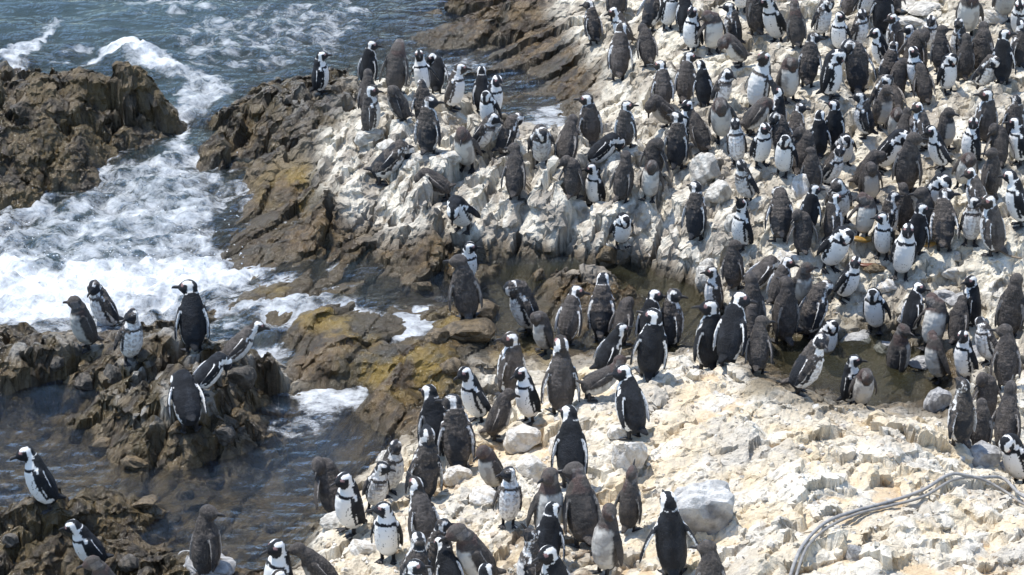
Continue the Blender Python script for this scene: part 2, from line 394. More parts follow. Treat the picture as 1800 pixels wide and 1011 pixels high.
# ------------------------------------------------------------------ the colony: pixel x, head top y, feet y, plumage, pose, facing (0 right, 90 away, 180 left, 270 to the camera)
# plumage: A adult, O adult with worn brown back, M moulting, J young, D fluffy brown.  optional: height of the ground where the feet are hidden
BIRDS = """
565 91 163 A st 10|645 71 152 A hr 62|695 75 165 J st 75|747 107 168 A st 262|766 108 163 A pl 80|795 115 197 O st 330|862 126 212 A st 320|846 137 200 A st 95|645 125 203 D st 90|655 147 236 O st 20|742 143 220 M st 88|712 160 206 D pl 170|755 170 270 M hr 60|843 160 236 M st 335|824 205 299 J st 258|880 197 272 M st 30|858 207 248 A pf 250
670 245 320 M bw 5|785 300 360 D bw 175|812 326 402 A bw 248|820 422 500 A hl 290|824 432 556 D hl 100
1052 5 70 M hl 88|1074 -45 44 J st 90|1086 42 138 O st 90|1112 8 80 O st 190|1137 -20 62 M st 60|1141 42 114 D st 92|1172 -28 52 A st 300|1198 -5 52 A st 85|1217 7 86 A st 222|1251 20 97 J pr 285|1290 12 76 M st 200|1297 72 118 J bw 190|1325 83 190 O st 225|1331 -25 70 D st 92|1302 -50 24 A st 270
1172 104 189 O hl 100|1196 103 190 O hr 80|1172 160 222 D bw 200|1246 117 182 A st 92|1259 130 192 M st 280|1268 162 254 J pf 268|1037 150 242 O hl 110|1102 188 262 O hr 60|957 195 282 M pf 285|988 198 288 D st 60|1047 235 292 A bw 5|1190 208 306 M hl 100|1212 207 275 A st 200|1232 190 262 D st 85|1327 178 240 J bw 20|1300 222 292 M st 255|1334 208 286 A st 300
1366 -20 74 A st 228|1401 3 84 J st 88|1446 4 66 M pf 270|1488 -35 34 O st 60|1520 -25 38 A st 300|1478 20 89 A hl 250|1503 18 84 M st 330|1541 -38 53 A st 90|1574 -40 28 D st 90|1577 25 100 O hl 140|1597 35 127 D st 80|1634 49 98 M st 260|1698 -45 55 J st 255|1762 -60 30 J st 280|1792 -12 56 A st 235|1760 49 143 A hr 82|1787 32 118 M up 130
1418 60 152 M hr 75|1388 100 180 J pf 295|1462 89 173 A pf 350|1508 62 163 M st 88|1560 92 166 M st 92|1578 118 178 D st 100|1556 61 128 A st 175|1548 150 194 M pf 270|1575 158 198 D bw 100|1613 84 167 A hl 232|1605 72 120 M st 170|1640 108 174 D pf 90|1664 100 154 A pf 300|1662 82 136 D hr 60|1686 54 114 M hl 200|1724 40 128 D st 62|1713 70 142 M pf 290|1684 108 150 D st 90|1726 152 250 O hl 112|1780 178 254 M st 55
1433 182 262 A st 90|1466 181 262 A hl 84|1406 192 264 M hr 60|1371 210 268 M pl 90|1354 168 236 A up 140|1402 215 299 D pl 70|1480 233 285 A pf 272|1546 219 302 A pf 335|1521 187 240 M st 185|1549 184 226 D st 270|1570 194 246 J pf 262|1589 203 252 J pf 275|1626 184 265 O hl 150|1604 226 268 D st 90|1661 219 295 A st 195|1700 221 292 A hl 190|1592 226 335 D hr 50|1380 224 299 A pf 245
1450 254 328 M hr 300|1425 263 332 D st 80|1511 261 330 D st 5|1478 296 385 M st 272|1518 331 412 J st 268|1532 296 352 D pf 260|1636 283 374 A pf 290|1690 259 328 J pf 270|1736 264 352 D hl 105|1725 296 382 O hl 140|1790 238 288 A st 200|1794 300 398 A st 185|1370 338 426 M pf 110|1426 343 408 A hr 85|1459 343 420 O st 25|1452 382 472 A pf 288|1414 388 447 D pl 80|1479 440 522 A hr 325|1584 384 484 A st 270|1553 358 442 A hr 245|1606 362 452 A hr 70|1561 337 408 M st 30|1580 358 428 D st 90|1630 322 416 D st 150|1663 334 438 M hr 100|1700 374 434 M hl 268|1746 348 453 O hl 140|1390 443 526 J hl 295|1364 450 530 O hr 40|1643 212 262 D st 300|1755 225 300 D st 95
1372 482 604 D st 90|1426 508 602 M pf 25|1442 548 624 A pf 285|1400 577 690 M hr 350|1500 648 736 A st 345 .1|1506 664 742 J pf 270 .1|1538 502 582 A pf 245|1602 508 592 A hr 40|1576 568 668 J hr 25|1640 520 616 J pr 245|1702 486 577 A hl 140|1770 490 602 D st 92|1656 588 672 J st 200|1692 592 664 A st 220|1735 567 642 M st 210|1766 578 684 D hl 100|1683 665 782 M up 120|1731 658 742 D pl 90|1766 682 798 D up 62|1793 752 850 A pf 215|1719 708 792 D st 85|1674 520 600 D st 85
905 254 348 D hl 82|1010 280 354 D pl 92|1046 288 358 A st 222|1101 258 346 D hl 78|1152 244 312 D pr 80|1092 345 412 A pf 283|1224 323 422 M hl 72|1302 358 443 A up 205|1316 284 352 M hl 222|1282 440 516 D hr 92|1264 474 542 O st 185|1336 455 522 O bw 30|1132 303 352 J pf 250
928 488 585 M pf 195|994 508 606 O hr 70|1066 490 598 M st 92|955 553 618 J pf 195|1087 548 604 D st 80|1138 520 662 A hl 92|1144 518 616 A hr 62|1173 510 614 M hr 55|1065 583 656 A ln 25|1040 640 702 J ly 20|985 574 724 O up 98|931 640 738 A st 228|1115 650 770 A hl 130|1003 710 856 A st 90|1243 514 650 A hl 118|1277 510 642 A hr 58|1312 535 622 D st 90|1332 562 655 D hr 75|1318 468 600 D st 88
892 590 702 O hl 135|844 636 742 A st 208|774 690 806 A st 95|802 694 820 M hl 85|868 720 790 D hu 10 .3
155 525 620 J st 200|194 486 580 M st 205|228 524 625 M hr 300|340 486 604 A hl 96|405 562 640 O ln 15|336 632 745 A bw 105|352 622 690 A bw 25
88 780 893 A st 192|175 893 994 A st 200|207 967 1078 J st 190|365 882 1006 D hr 50
487 950 1075 A st 215|575 950 1042 D ln 185|528 985 1092 O st 190|616 820 934 A st 212|590 804 908 D pl 130|656 790 886 M hl 285|680 772 872 M hr 320|682 877 984 A hr 265|741 750 882 M up 110|752 848 968 O up 130|768 908 1006 M hr 75|722 938 1066 M st 100|738 984 1100 A hr 60|798 958 1062 A st 110|856 898 1030 J st 200|893 824 926 M hr 268|870 786 862 J st 210|868 1000 1110 A st 95
961 818 949 J hr 300|1026 820 958 J hl 112|1060 880 1002 J hl 215|1106 848 934 J up 70|1184 868 1013 A st 95|1246 964 1082 D hl 95|957 893 1004 A st 92|932 920 1042 M up 175|986 958 1090 A hl 150
"""
birds = []
for ln in BIRDS.strip().split("\n"):
    for e in ln.split("|"):
        e = e.split()
        b = dict(px=float(e[0]), top=float(e[1]), foot=float(e[2]), kind=e[3], pose=e[4], face=float(e[5]))
        if len(e) > 6: b["pos"] = P(b["px"], b["foot"], float(e[6]))
        else: b["pos"] = hit(b["px"], b["foot"])
        birds.append(b)
birds.sort(key=lambda b: b["pos"][1])
# neighbours must not stand inside one another: nudge them apart
for it in range(12):
    for i, a in enumerate(birds):
        for c in birds[i + 1:]:
            dx = c["pos"][0] - a["pos"][0]; dy = c["pos"][1] - a["pos"][1]
            d = math.hypot(dx, dy)
            if 1e-6 < d < .20:
                k = (.20 - d) / d * .25
                a["pos"] = (a["pos"][0] - dx * k * .4, a["pos"][1] - dy * k, 0)
                c["pos"] = (c["pos"][0] + dx * k * .4, c["pos"][1] + dy * k, 0)
for b in birds:
    bx, by, _ = b["pos"]
    b["z"] = level_perch(bx, by, .085)
    b["pos"] = (bx, by, b["z"])

# ------------------------------------------------------------------ rock colours (albedo by zone) and the shore meshes
Z = ZG.ravel()
above = Z - lev
def c3(*v): return np.array(v, np.float64)[None, :]
def L3(a, b, t): return a + (b - a) * t[:, None]
n1 = fbm(x * 1.7, y * 1.7, 4, 201); n2 = fbm(x * 6, y * 6, 4, 202); n3 = fbm(x * 20, y * 20, 3, 203); n4 = fbm(x * 3.1, y * 3.1, 4, 204)
one = np.ones_like(x)[:, None]
pale = L3(c3(.46, .415, .345) * one, c3(.70, .655, .56) * one, smooth(-.35, .35, n1 + .6 * n2))
pale = L3(pale, c3(.30, .27, .235) * one, smooth(.3, .65, n4 + .4 * n3) * .75)
pale = L3(pale, c3(.77, .74, .67) * one, smooth(.2, .55, n2 - .3 * n4) * .6)
ridge = L3(c3(.38, .345, .30) * one, c3(.72, .68, .60) * one, smooth(-.3, .3, n2 + .5 * n3))
low = smooth(.14, .0, above + .07 * n4)
ridge = L3(ridge, c3(.12, .085, .05) * one, low * .8)
pale = L3(pale, ridge, mRidge)
dark = L3(c3(.050, .036, .019) * one, c3(.155, .113, .060) * one, smooth(-.3, .45, n2 + .5 * n3))
dark = L3(dark, c3(.115, .080, .030) * one, smooth(-.1, .4, n4 + .3 * n3) * .7)
hp = smooth(.16, .36, above + .12 * n4) * smooth(-.1, .3, n2)
pxg, pyg = proj(x, y, Z)
islet_m = smooth(-.1, .4, n4 + .3) * (pyg > 520) * (pyg < 860)
head_m = polymask(pxg, pyg, HEADLAND, 20) * 1.0
dark = L3(dark, c3(.36, .335, .29) * one, np.clip(hp * islet_m * .85, 0, 1))
dark = L3(dark, c3(.20, .183, .155) * one, np.clip(head_m * smooth(.2, .5, above) * smooth(-.35, .2, n2), 0, 1) * .9)
brown = L3(c3(.052, .033, .013) * one, c3(.150, .097, .040) * one, smooth(-.4, .45, n2 + .4 * n3))
brown = L3(brown, c3(.27, .18, .032) * one, mGold * smooth(-.4, .25, n4 + .4 * n2) * .85)
brown = L3(brown, c3(.055, .05, .035) * one, smooth(.2, .55, n1 + .3 * n3) * .7)
brown = L3(brown, c3(.40, .36, .30) * one, mLedge * smooth(.3, .65, above + .1 * n4) * smooth(-.2, .3, n2) * .6)
cream = L3(c3(.63, .565, .455) * one, c3(.76, .72, .635) * one, smooth(-.4, .4, n1 + .4 * n2 + .15 * n3))
cream = L3(cream, c3(.66, .54, .36) * one, smooth(-.05, .5, n4 + .4 * n1) * .65)
cream = L3(cream, c3(.42, .41, .395) * one, smooth(.35, .6, fbm(x * 1.9, y * 1.9, 4, 209) + .2 * n3) * .45)
cream = L3(cream, c3(.60, .46, .30) * one, np.clip(soil, 0, 1) * smooth(-.5, .1, n2) * .85)
cream = cream * c3(1.02, .995, .945); pale = pale * c3(1.015, .995, .945)
rgb = (pale * mPale[:, None] + dark * mDark[:, None] + brown * mBrown[:, None] + cream * mCream[:, None]) / np.maximum(mPale + mDark + mBrown + mCream, 1e-3)[:, None]
tide = smooth(.10, .0, above + .05 * n4) * (1 - mDark)
rgb = L3(rgb, c3(.085, .065, .035) * one, tide * .8)
dirt = polymask(pxg, pyg, [(890, 935), (960, 915), (1050, 900), (1075, 960), (1060, 1040), (880, 1060)], 26) * smooth(-.35, .2, n2 + .3 * n4)
rgb = L3(rgb, L3(c3(.13, .085, .05) * one, c3(.34, .27, .19) * one, smooth(-.2, .5, n3 + .4 * n2)), dirt * .8)
bayf = smooth(.02, -.06, above) * smooth(640, 760, pyg) * (pxg < 800)
rgb = L3(rgb, L3(c3(.12, .082, .038) * one, c3(.33, .23, .115) * one, smooth(-.3, .4, n2 + .4 * n3)), bayf * .8)
rgb = np.clip(rgb, .01, .85)
wet = np.clip(np.maximum(np.maximum(mDark * smooth(.75, .25, above) * .9 + mDark * .25, mBrown * smooth(.6, .2, above)), tide) , 0, 1)

rock_m, nt, bs, out = new_mat("rock")
geo = nd(nt, "ShaderNodeNewGeometry")
ca = nd(nt, "ShaderNodeVertexColor", layer_name="Col"); wa = nd(nt, "ShaderNodeAttribute", attribute_name="wet")
g1 = noise_n(nt, geo.outputs["Position"], 26, 8, .68); g2 = noise_n(nt, geo.outputs["Position"], 95, 4, .6)
v = math_n(nt, 'ADD', math_n(nt, 'MULTIPLY', g1.outputs[0], .95), math_n(nt, 'MULTIPLY', g2.outputs[0], .5))
v = maprange(nt, v, .45, 1.0, .70, 1.22, 'LINEAR')
comb = nd(nt, "ShaderNodeCombineColor")
for i in range(3): lk(nt, v, comb.inputs[i])
lk(nt, mixcol(nt, 1., ca.outputs[0], comb.outputs[0], 'MULTIPLY'), bs.inputs["Base Color"])
rg = math_n(nt, 'SUBTRACT', .92, math_n(nt, 'MULTIPLY', wa.outputs["Fac"], math_n(nt, 'ADD', .56, math_n(nt, 'MULTIPLY', g2.outputs[0], .36))))
lk(nt, rg, bs.inputs["Roughness"])
lk(nt, math_n(nt, 'ADD', .25, math_n(nt, 'MULTIPLY', wa.outputs["Fac"], .32)), bs.inputs["Specular IOR Level"])
vor = nd(nt, "ShaderNodeTexVoronoi"); lk(nt, geo.outputs["Position"], vor.inputs["Vector"]); vor.inputs["Scale"].default_value = 38
b1 = nd(nt, "ShaderNodeBump"); b1.inputs["Strength"].default_value = .9; b1.inputs["Distance"].default_value = .022; lk(nt, g1.outputs[0], b1.inputs["Height"])
b2 = nd(nt, "ShaderNodeBump"); b2.inputs["Strength"].default_value = .6; b2.inputs["Distance"].default_value = .009; lk(nt, g2.outputs[0], b2.inputs["Height"]); lk(nt, b1.outputs[0], b2.inputs["Normal"])
g3 = noise_n(nt, geo.outputs["Position"], 170, 2, .5)
b3 = nd(nt, "ShaderNodeBump"); b3.inputs["Distance"].default_value = .010; lk(nt, g3.outputs[0], b3.inputs["Height"]); lk(nt, b2.outputs[0], b3.inputs["Normal"])
lk(nt, math_n(nt, 'MULTIPLY', wa.outputs["Fac"], .8), b3.inputs["Strength"])
lk(nt, b3.outputs[0], bs.inputs["Normal"])

# jagged sideways push so that the blocks get overhangs and crisp edges
push = smooth(-.05, .1, above) * (1 - far)
hx = x + push * (.016 * fbm(x * 9 + Z * 14, y * 9, 2, 301))
hy = y + push * (.022 * fbm(x * 9 - 5, y * 9 + Z * 16, 2, 302))
zs = base.reshape(NY, NX)
gzy, gzx = np.gradient(ZG, gy, gx)
gl_ = np.hypot(gzx, gzy) + 1e-6
stp = smooth(.7, 2.0, gl_).ravel() * push
al = x + .45 * y
knob = .042 * fbm(al * 5, Z * 7.5 + y * .8, 4, 311, .55) + .010 * (blocks(al, Z * 1.3 + y * .3, .13, R(30), 1.3, 313, crack=.8, cw=.3)[0])
hx = hx - (gzx / gl_).ravel() * stp * knob
hy = hy - (gzy / gl_).ravel() * stp * knob
co = np.stack([hx, hy, Z], 1)
ii = np.arange(NY * NX).reshape(NY, NX)
quads = np.stack([ii[:-1, :-1], ii[:-1, 1:], ii[1:, 1:], ii[1:, :-1]], -1).reshape(-1, 4)
qc = quads[:, 0]
sel_sea = polymask(pxg[qc], pyg[qc], SEA_ROCK, 1) > .5
sel_isl = polymask(pxg[qc], pyg[qc], ISLET, 1) > .5
sel_cor = polymask(pxg[qc], pyg[qc], CORNER, 1) > .5
lab = np.zeros(len(quads), int); lab[sel_sea] = 1; lab[sel_isl] = 2; lab[sel_cor] = 3
shore = None
for k, nm in enumerate(("rocky_shore", "sea_rock", "rock_islet", "shore_rocks")):
    q = quads[lab == k]
    used = np.unique(q); rm = np.zeros(NX * NY, np.int64); rm[used] = np.arange(len(used))
    me = quick_mesh(nm, co[used], rm[q], rock_m, False)
    col_attr(me, "Col", rgb[used]); flt_attr(me, "wet", wet[used])
    o = link(bpy.data.objects.new(nm, me)); o["kind"] = "structure"
    if k == 0: shore = o
    elif k == 2: islet = o
    elif k == 3: corner = o

# ------------------------------------------------------------------ the sea, the bay and the tide pool
WS = .03
wx = np.concatenate([[-400, -120, -50, -25, -14, -9, -7, -6], np.arange(-5.4, 5.4, WS), [6, 8]])
wy = np.concatenate([[-60, -10, 4, 9, 12, 13], np.arange(13.5, 27.6, WS), [28.4, 30, 34, 42, 60, 140, 500]])
WX, WY = np.meshgrid(wx, wy); sx, sy = WX.ravel(), WY.ravel()
wl = bil(cL, np.clip(sx, X0 - .2, X1 + .2), np.clip(sy, Y0 - .2, Y1 + .2))
tpx, tpy = proj(sx, sy, wl)
wpx = tpx + 26 * fbm(sx * 2.5, sy * 2.5, 3, 401); wpy = tpy + 18 * fbm(sx * 2.5 + 9, sy * 2.5, 3, 402)
FOAM = [(.98, 26, [(-300, 455), (150, 452), (350, 448), (455, 470), (445, 500), (340, 535), (200, 560), (-300, 600)]),
        (.585, 30, [(-300, 400), (130, 335), (200, 275), (320, 240), (440, 330), (390, 390), (400, 470), (-300, 480)]),
        (.62, 22, [(300, 240), (305, 130), (330, 110), (420, 150), (345, 220), (340, 300), (430, 330), (300, 330)]),
        (.74, 16, [(-60, 190), (-20, 110), (20, 85), (75, 40), (100, 45), (75, 95), (0, 150)]),
        (.86, 14, [(100, 105), (170, 92), (215, 70), (300, 90), (340, 140), (260, 125)]),
        (.55, 16, [(190, -10), (430, -10), (390, 18), (230, 18)]),
        (.46, 40, [(300, 20), (640, -20), (660, 60), (560, 110), (420, 130), (300, 110)]),
        (.52, 40, [(-300, 540), (470, 500), (460, 590), (250, 620), (-300, 640)]),
        (.72, 18, [(440, 595), (560, 645), (660, 700), (640, 735), (540, 715), (460, 680)]),
        (.78, 14, [(670, 560), (740, 530), (770, 540), (750, 600), (680, 620)]),
        (.62, 24, [(440, 490), (520, 500), (660, 540), (780, 540), (760, 620), (640, 640), (520, 610), (450, 560)]),
        (.6, 14, [(800, 600), (870, 590), (880, 640), (830, 660)]),
        (.62, 14, [(905, 195), (1000, 190), (1010, 260), (930, 265)]),
        (.5, 14, [(760, 100), (880, 105), (880, 130), (760, 125)]),
        (.45, 14, [(470, 720), (620, 720), (640, 760), (480, 760)])]
foam = np.zeros_like(sx)
for s_, soft, p in FOAM: foam = np.maximum(foam, s_ * polymask(wpx, wpy, p, soft))
mSea = np.clip(smooth(650, 520, tpy) * smooth(760, 600, tpx), 0, 1)
mPool = smooth(820, 880, tpx) * smooth(440, 480, tpy)
wash = np.clip(foam * mSea, 0, 1)
chop = fbm(sx * 1.1 + .5 * sy, sy * 2.6, 4, 411); rid = 1 - np.abs(fbm(sx * 2.2 + sy * .6, sy * 3.2, 4, 412)) * 1.6
rip = fbm(sx * 4 + sy * 1.5, sy * 9, 3, 413)
wz = wl + mSea * .045 * chop + wash * (.09 * rid + .05 * fbm(sx * 6, sy * 6, 3, 414) - .05) + (1 - mSea) * (1 - mPool) * .014 * rip + mPool * .0015 * rip
mound = np.exp(-(((tpx - 275) / 45) ** 2 + ((tpy - 330) / 18) ** 2)) * .10 + np.exp(-(((tpx - 235) / 40) ** 2 + ((tpy - 95) / 16) ** 2)) * .14
wz = wz + mound
zt_ = np.where((np.abs(sx) < 5.2) & (sy > Y0) & (sy < Y1), zat(np.clip(sx, X0, X1 - .02), np.clip(sy, Y0, Y1 - .02)), -.8)
depth = np.clip(wz - zt_, 0, 1)
edge = np.exp(-np.clip(wz - zt_, 0, 9) / .025) * (mSea * .35 + .10 * (1 - mPool))
foam = np.clip(np.maximum(foam, foam * .6 + edge), 0, 1) * smooth(-.02, .01, wz - zt_ + .02)
body = L3(c3(.036, .066, .105) * np.ones((len(sx), 1)), c3(.105, .160, .175) * np.ones((len(sx), 1)), mSea)
body = L3(body, c3(.095, .090, .050) * np.ones((len(sx), 1)), mPool)
water_m, nt, bs, out = new_mat("water")
nt.nodes.remove(bs)
geo = nd(nt, "ShaderNodeNewGeometry")
fa = nd(nt, "ShaderNodeAttribute", attribute_name="foam"); da = nd(nt, "ShaderNodeAttribute", attribute_name="depth"); ba = nd(nt, "ShaderNodeVertexColor", layer_name="Col"); ca_ = nd(nt, "ShaderNodeAttribute", attribute_name="calm")
mp = nd(nt, "ShaderNodeMapping"); lk(nt, geo.outputs["Position"], mp.inputs[0]); mp.inputs["Scale"].default_value = (1, 2.4, 1); mp.inputs["Rotation"].default_value = (0, 0, R(-18))
r1 = noise_n(nt, mp.outputs[0], 7, 5, .6, .4); r2 = noise_n(nt, mp.outputs[0], 34, 4, .6, .3)
hgt = math_n(nt, 'ADD', math_n(nt, 'MULTIPLY', r1.outputs[0], .8), math_n(nt, 'MULTIPLY', r2.outputs[0], .28))
bmp = nd(nt, "ShaderNodeBump"); bmp.inputs["Distance"].default_value = .085; lk(nt, hgt, bmp.inputs["Height"]); lk(nt, ca_.outputs["Fac"], bmp.inputs["Strength"])
fr = nd(nt, "ShaderNodeFresnel"); fr.inputs[0].default_value = 1.33; lk(nt, bmp.outputs[0], fr.inputs["Normal"])
gl = nd(nt, "ShaderNodeBsdfGlossy"); gl.inputs["Roughness"].default_value = .06; lk(nt, bmp.outputs[0], gl.inputs["Normal"])
tr = nd(nt, "ShaderNodeBsdfTransparent"); tr.inputs[0].default_value = (.80, .82, .80, 1)
df = nd(nt, "ShaderNodeBsdfDiffuse"); lk(nt, ba.outputs[0], df.inputs[0]); lk(nt, bmp.outputs[0], df.inputs["Normal"])
turb = maprange(nt, da.outputs["Fac"], .0, .75, .02, .95, 'LINEAR')
m1 = nd(nt, "ShaderNodeMixShader"); lk(nt, turb, m1.inputs[0]); lk(nt, tr.outputs[0], m1.inputs[1]); lk(nt, df.outputs[0], m1.inputs[2])
m2 = nd(nt, "ShaderNodeMixShader"); lk(nt, fr.outputs[0], m2.inputs[0]); lk(nt, m1.outputs[0], m2.inputs[1]); lk(nt, gl.outputs[0], m2.inputs[2])
fmap = nd(nt, "ShaderNodeMapping"); lk(nt, geo.outputs["Position"], fmap.inputs[0]); fmap.inputs["Scale"].default_value = (1, 1.25, 1); fmap.inputs["Rotation"].default_value = (0, 0, R(30))
f_a = noise_n(nt, fmap.outputs[0], 5.5, 10, .70, .35); f_b = noise_n(nt, fmap.outputs[0], 17, 8, .68, .3)
ridg = math_n(nt, 'SUBTRACT', 1., math_n(nt, 'MULTIPLY', math_n(nt, 'ABSOLUTE', math_n(nt, 'SUBTRACT', f_b.outputs[0], .5)), 6.))
fn = math_n(nt, 'ADD', math_n(nt, 'MULTIPLY', math_n(nt, 'SUBTRACT', f_a.outputs[0], .5), 2.6), math_n(nt, 'MULTIPLY', ridg, .16))
fn = math_n(nt, 'ADD', fn, math_n(nt, 'MULTIPLY', fa.outputs["Fac"], 1.3))
ff = maprange(nt, fn, .60, 1.55, 0., 1., 'LINEAR')
gate = maprange(nt, fa.outputs["Fac"], .05, .4)
ff = math_n(nt, 'MULTIPLY', ff, gate, True)
fb = nd(nt, "ShaderNodeBump"); fb.inputs["Strength"].default_value = .9; fb.inputs["Distance"].default_value = .05; lk(nt, f_a.outputs[0], fb.inputs["Height"])
fd = nd(nt, "ShaderNodeBsdfDiffuse"); fd.inputs[0].default_value = (.78, .81, .83, 1); lk(nt, fb.outputs[0], fd.inputs["Normal"])
m3 = nd(nt, "ShaderNodeMixShader"); lk(nt, ff, m3.inputs[0]); lk(nt, m2.outputs[0], m3.inputs[1]); lk(nt, fd.outputs[0], m3.inputs[2])
lk(nt, m3.outputs[0], out.inputs[0])
calm = np.clip(.8 + .2 * mSea - .62 * mPool, .06, 1)
wi = np.arange(len(wy) * len(wx)).reshape(len(wy), len(wx))
wq = np.stack([wi[:-1, :-1], wi[:-1, 1:], wi[1:, 1:], wi[1:, :-1]], -1).reshape(-1, 4)
keep = (wz - zt_)[wq].max(1) > -.06
inpool = polymask(tpx[wq[:, 0]], tpy[wq[:, 0]], [(855, 470), (1900, 470), (1900, 760), (855, 640)], 1) > .5
for nm, s_ in (("sea", keep & ~inpool), ("tide_pool", keep & inpool)):
    q = wq[s_]; used = np.unique(q); rm = np.zeros(len(sx), np.int64); rm[used] = np.arange(len(used))
    me = quick_mesh(nm, np.stack([sx, sy, wz], 1)[used], rm[q], water_m)
    col_attr(me, "Col", body[used]); flt_attr(me, "foam", foam[used]); flt_attr(me, "depth", depth[used]); flt_attr(me, "calm", calm[used])
    link(bpy.data.objects.new(nm, me))["kind"] = "structure"

# ------------------------------------------------------------------ penguins
def nrm(v): return v / (np.linalg.norm(v) + 1e-9)
def loft(rings, n=20):
    """rings: (centre, lateral axis, depth axis, lateral radius, depth radius); closed with caps"""
    vs_, fs = [], []
    for c, l, d, rl, rd in rings:
        for k in range(n):
            a = 2 * math.pi * k / n
            vs_.append(c + l * (rl * math.sin(a)) + d * (rd * math.cos(a)))
    m = len(rings)
    for i in range(m - 1):
        for k in range(n):
            fs.append((i * n + k, i * n + (k + 1) % n, (i + 1) * n + (k + 1) % n, (i + 1) * n + k))
    fs.append(tuple(range(n - 1, -1, -1))); fs.append(tuple(range((m - 1) * n, m * n)))
    return vs_, fs
class MB:
    def __init__(s): s.v, s.f = [], []
    def add(s, vf):
        o = len(s.v); s.v += [tuple(p) for p in vf[0]]; s.f += [tuple(i + o for i in f) for f in vf[1]]
    def mesh(s, name, mat=None, smooth_=True):
        me = bpy.data.meshes.new(name); me.from_pydata(s.v, [], s.f)
        if mat: me.materials.append(mat)
        if smooth_: me.polygons.foreach_set("use_smooth", [True] * len(me.polygons))
        me.update(); return me
# pose: torso pitch, head offset from the shoulders (forward, left, up), head yaw, head pitch, flipper spread
POSES = dict(st=(6, (.038, 0, .100), 0, -4, 1), hl=(4, (.02, .014, .102), 68, 0, 3), hr=(4, (.02, -.014, .102), -68, 0, 3),
             up=(2, (.018, 0, .122), 8, 52, 6), pf=(10, (.085, .012, .035), 12, -100, 5), pl=(8, (-.01, .066, .052), 128, -28, 16),
             pr=(8, (-.01, -.066, .052), -128, -28, 16), ln=(34, (.085, 0, .085), 0, -8, 6), bw=(38, (.095, .02, -.035), 20, -85, 6),
             s1=(6, (.034, .010, .100), 34, -2, 2), s2=(6, (.034, -.010, .100), -34, -6, 2), fo=(3, (.03, 0, .115), 12, 4, 22), ly=(62, (.07, .01, .09), 20, 4, 8), hu=(12, (.045, .008, .070), 14, -14, 2), hv=(10, (.03, -.012, .075), -40, -10, 2), hw=(10, (.03, .012, .075), 40, -10, 2))
TORSO = [(-.040, .042, .040, .036), (-.026, .075, .070, .068), (-.008, .12, .086, .090), (.004, .18, .092, .099), (.010, .24, .092, .095), (.009, .295, .087, .084), (.002, .340, .074, .069)]
plum_m, nt, bs, out = new_mat("plumage")
geo = nd(nt, "ShaderNodeTexCoord"); ca = nd(nt, "ShaderNodeVertexColor", layer_name="Col"); oi = nd(nt, "ShaderNodeObjectInfo")
g1 = noise_n(nt, geo.outputs["Object"], 60, 5, .65); g2 = noise_n(nt, geo.outputs["Object"], 150, 4, .7)
va = math_n(nt, 'ADD', math_n(nt, 'MULTIPLY', g1.outputs[0], .5), math_n(nt, 'MULTIPLY', g2.outputs[0], .5))
bw_ = nd(nt, 'ShaderNodeRGBToBW'); lk(nt, ca.outputs[0], bw_.inputs[0])
vs1 = math_n(nt, 'MULTIPLY', maprange(nt, va, .34, .66, -.40, .42, 'LINEAR'), maprange(nt, bw_.outputs[0], .1, .5, 1., .12))
va = math_n(nt, 'MULTIPLY', math_n(nt, 'ADD', 1., vs1), maprange(nt, oi.outputs["Random"], 0, 1, .84, 1.1, 'LINEAR'))
comb = nd(nt, "ShaderNodeCombineColor")
for i in range(3): lk(nt, va, comb.inputs[i])
lk(nt, mixcol(nt, 1., ca.outputs[0], comb.outputs[0], 'MULTIPLY'), bs.inputs["Base Color"])
bs.inputs["Roughness"].default_value = .6; bs.inputs["Specular IOR Level"].default_value = .22
bmp = nd(nt, "ShaderNodeBump"); bmp.inputs["Strength"].default_value = .8; bmp.inputs["Distance"].default_value = .010; lk(nt, va, bmp.inputs["Height"]); lk(nt, bmp.outputs[0], bs.inputs["Normal"])
def plain(name, rgb_, rough=.6, vary=.3, scale=40, spec=.3):
    m, nt_, b_, o_ = new_mat(name)
    t_ = nd(nt_, "ShaderNodeTexCoord"); n_ = noise_n(nt_, t_.outputs["Object"], scale, 5, .6)
    f_ = maprange(nt_, n_.outputs[0], .3, .7, 1 - vary, 1 + vary, 'LINEAR')
    c_ = nd(nt_, "ShaderNodeCombineColor")
    for i in range(3): lk(nt_, math_n(nt_, 'MULTIPLY', f_, rgb_[i]), c_.inputs[i])
    lk(nt_, c_.outputs[0], b_.inputs["Base Color"]); b_.inputs["Roughness"].default_value = rough; b_.inputs["Specular IOR Level"].default_value = spec
    bb = nd(nt_, "ShaderNodeBump"); bb.inputs["Strength"].default_value = .4; bb.inputs["Distance"].default_value = .004; lk(nt_, n_.outputs[0], bb.inputs["Height"]); lk(nt_, bb.outputs[0], b_.inputs["Normal"])
    return m
beak_m = plain("beak_horn", (.035, .033, .033), .35, .4); foot_m = plain("foot_skin", (.030, .029, .030), .5, .4)

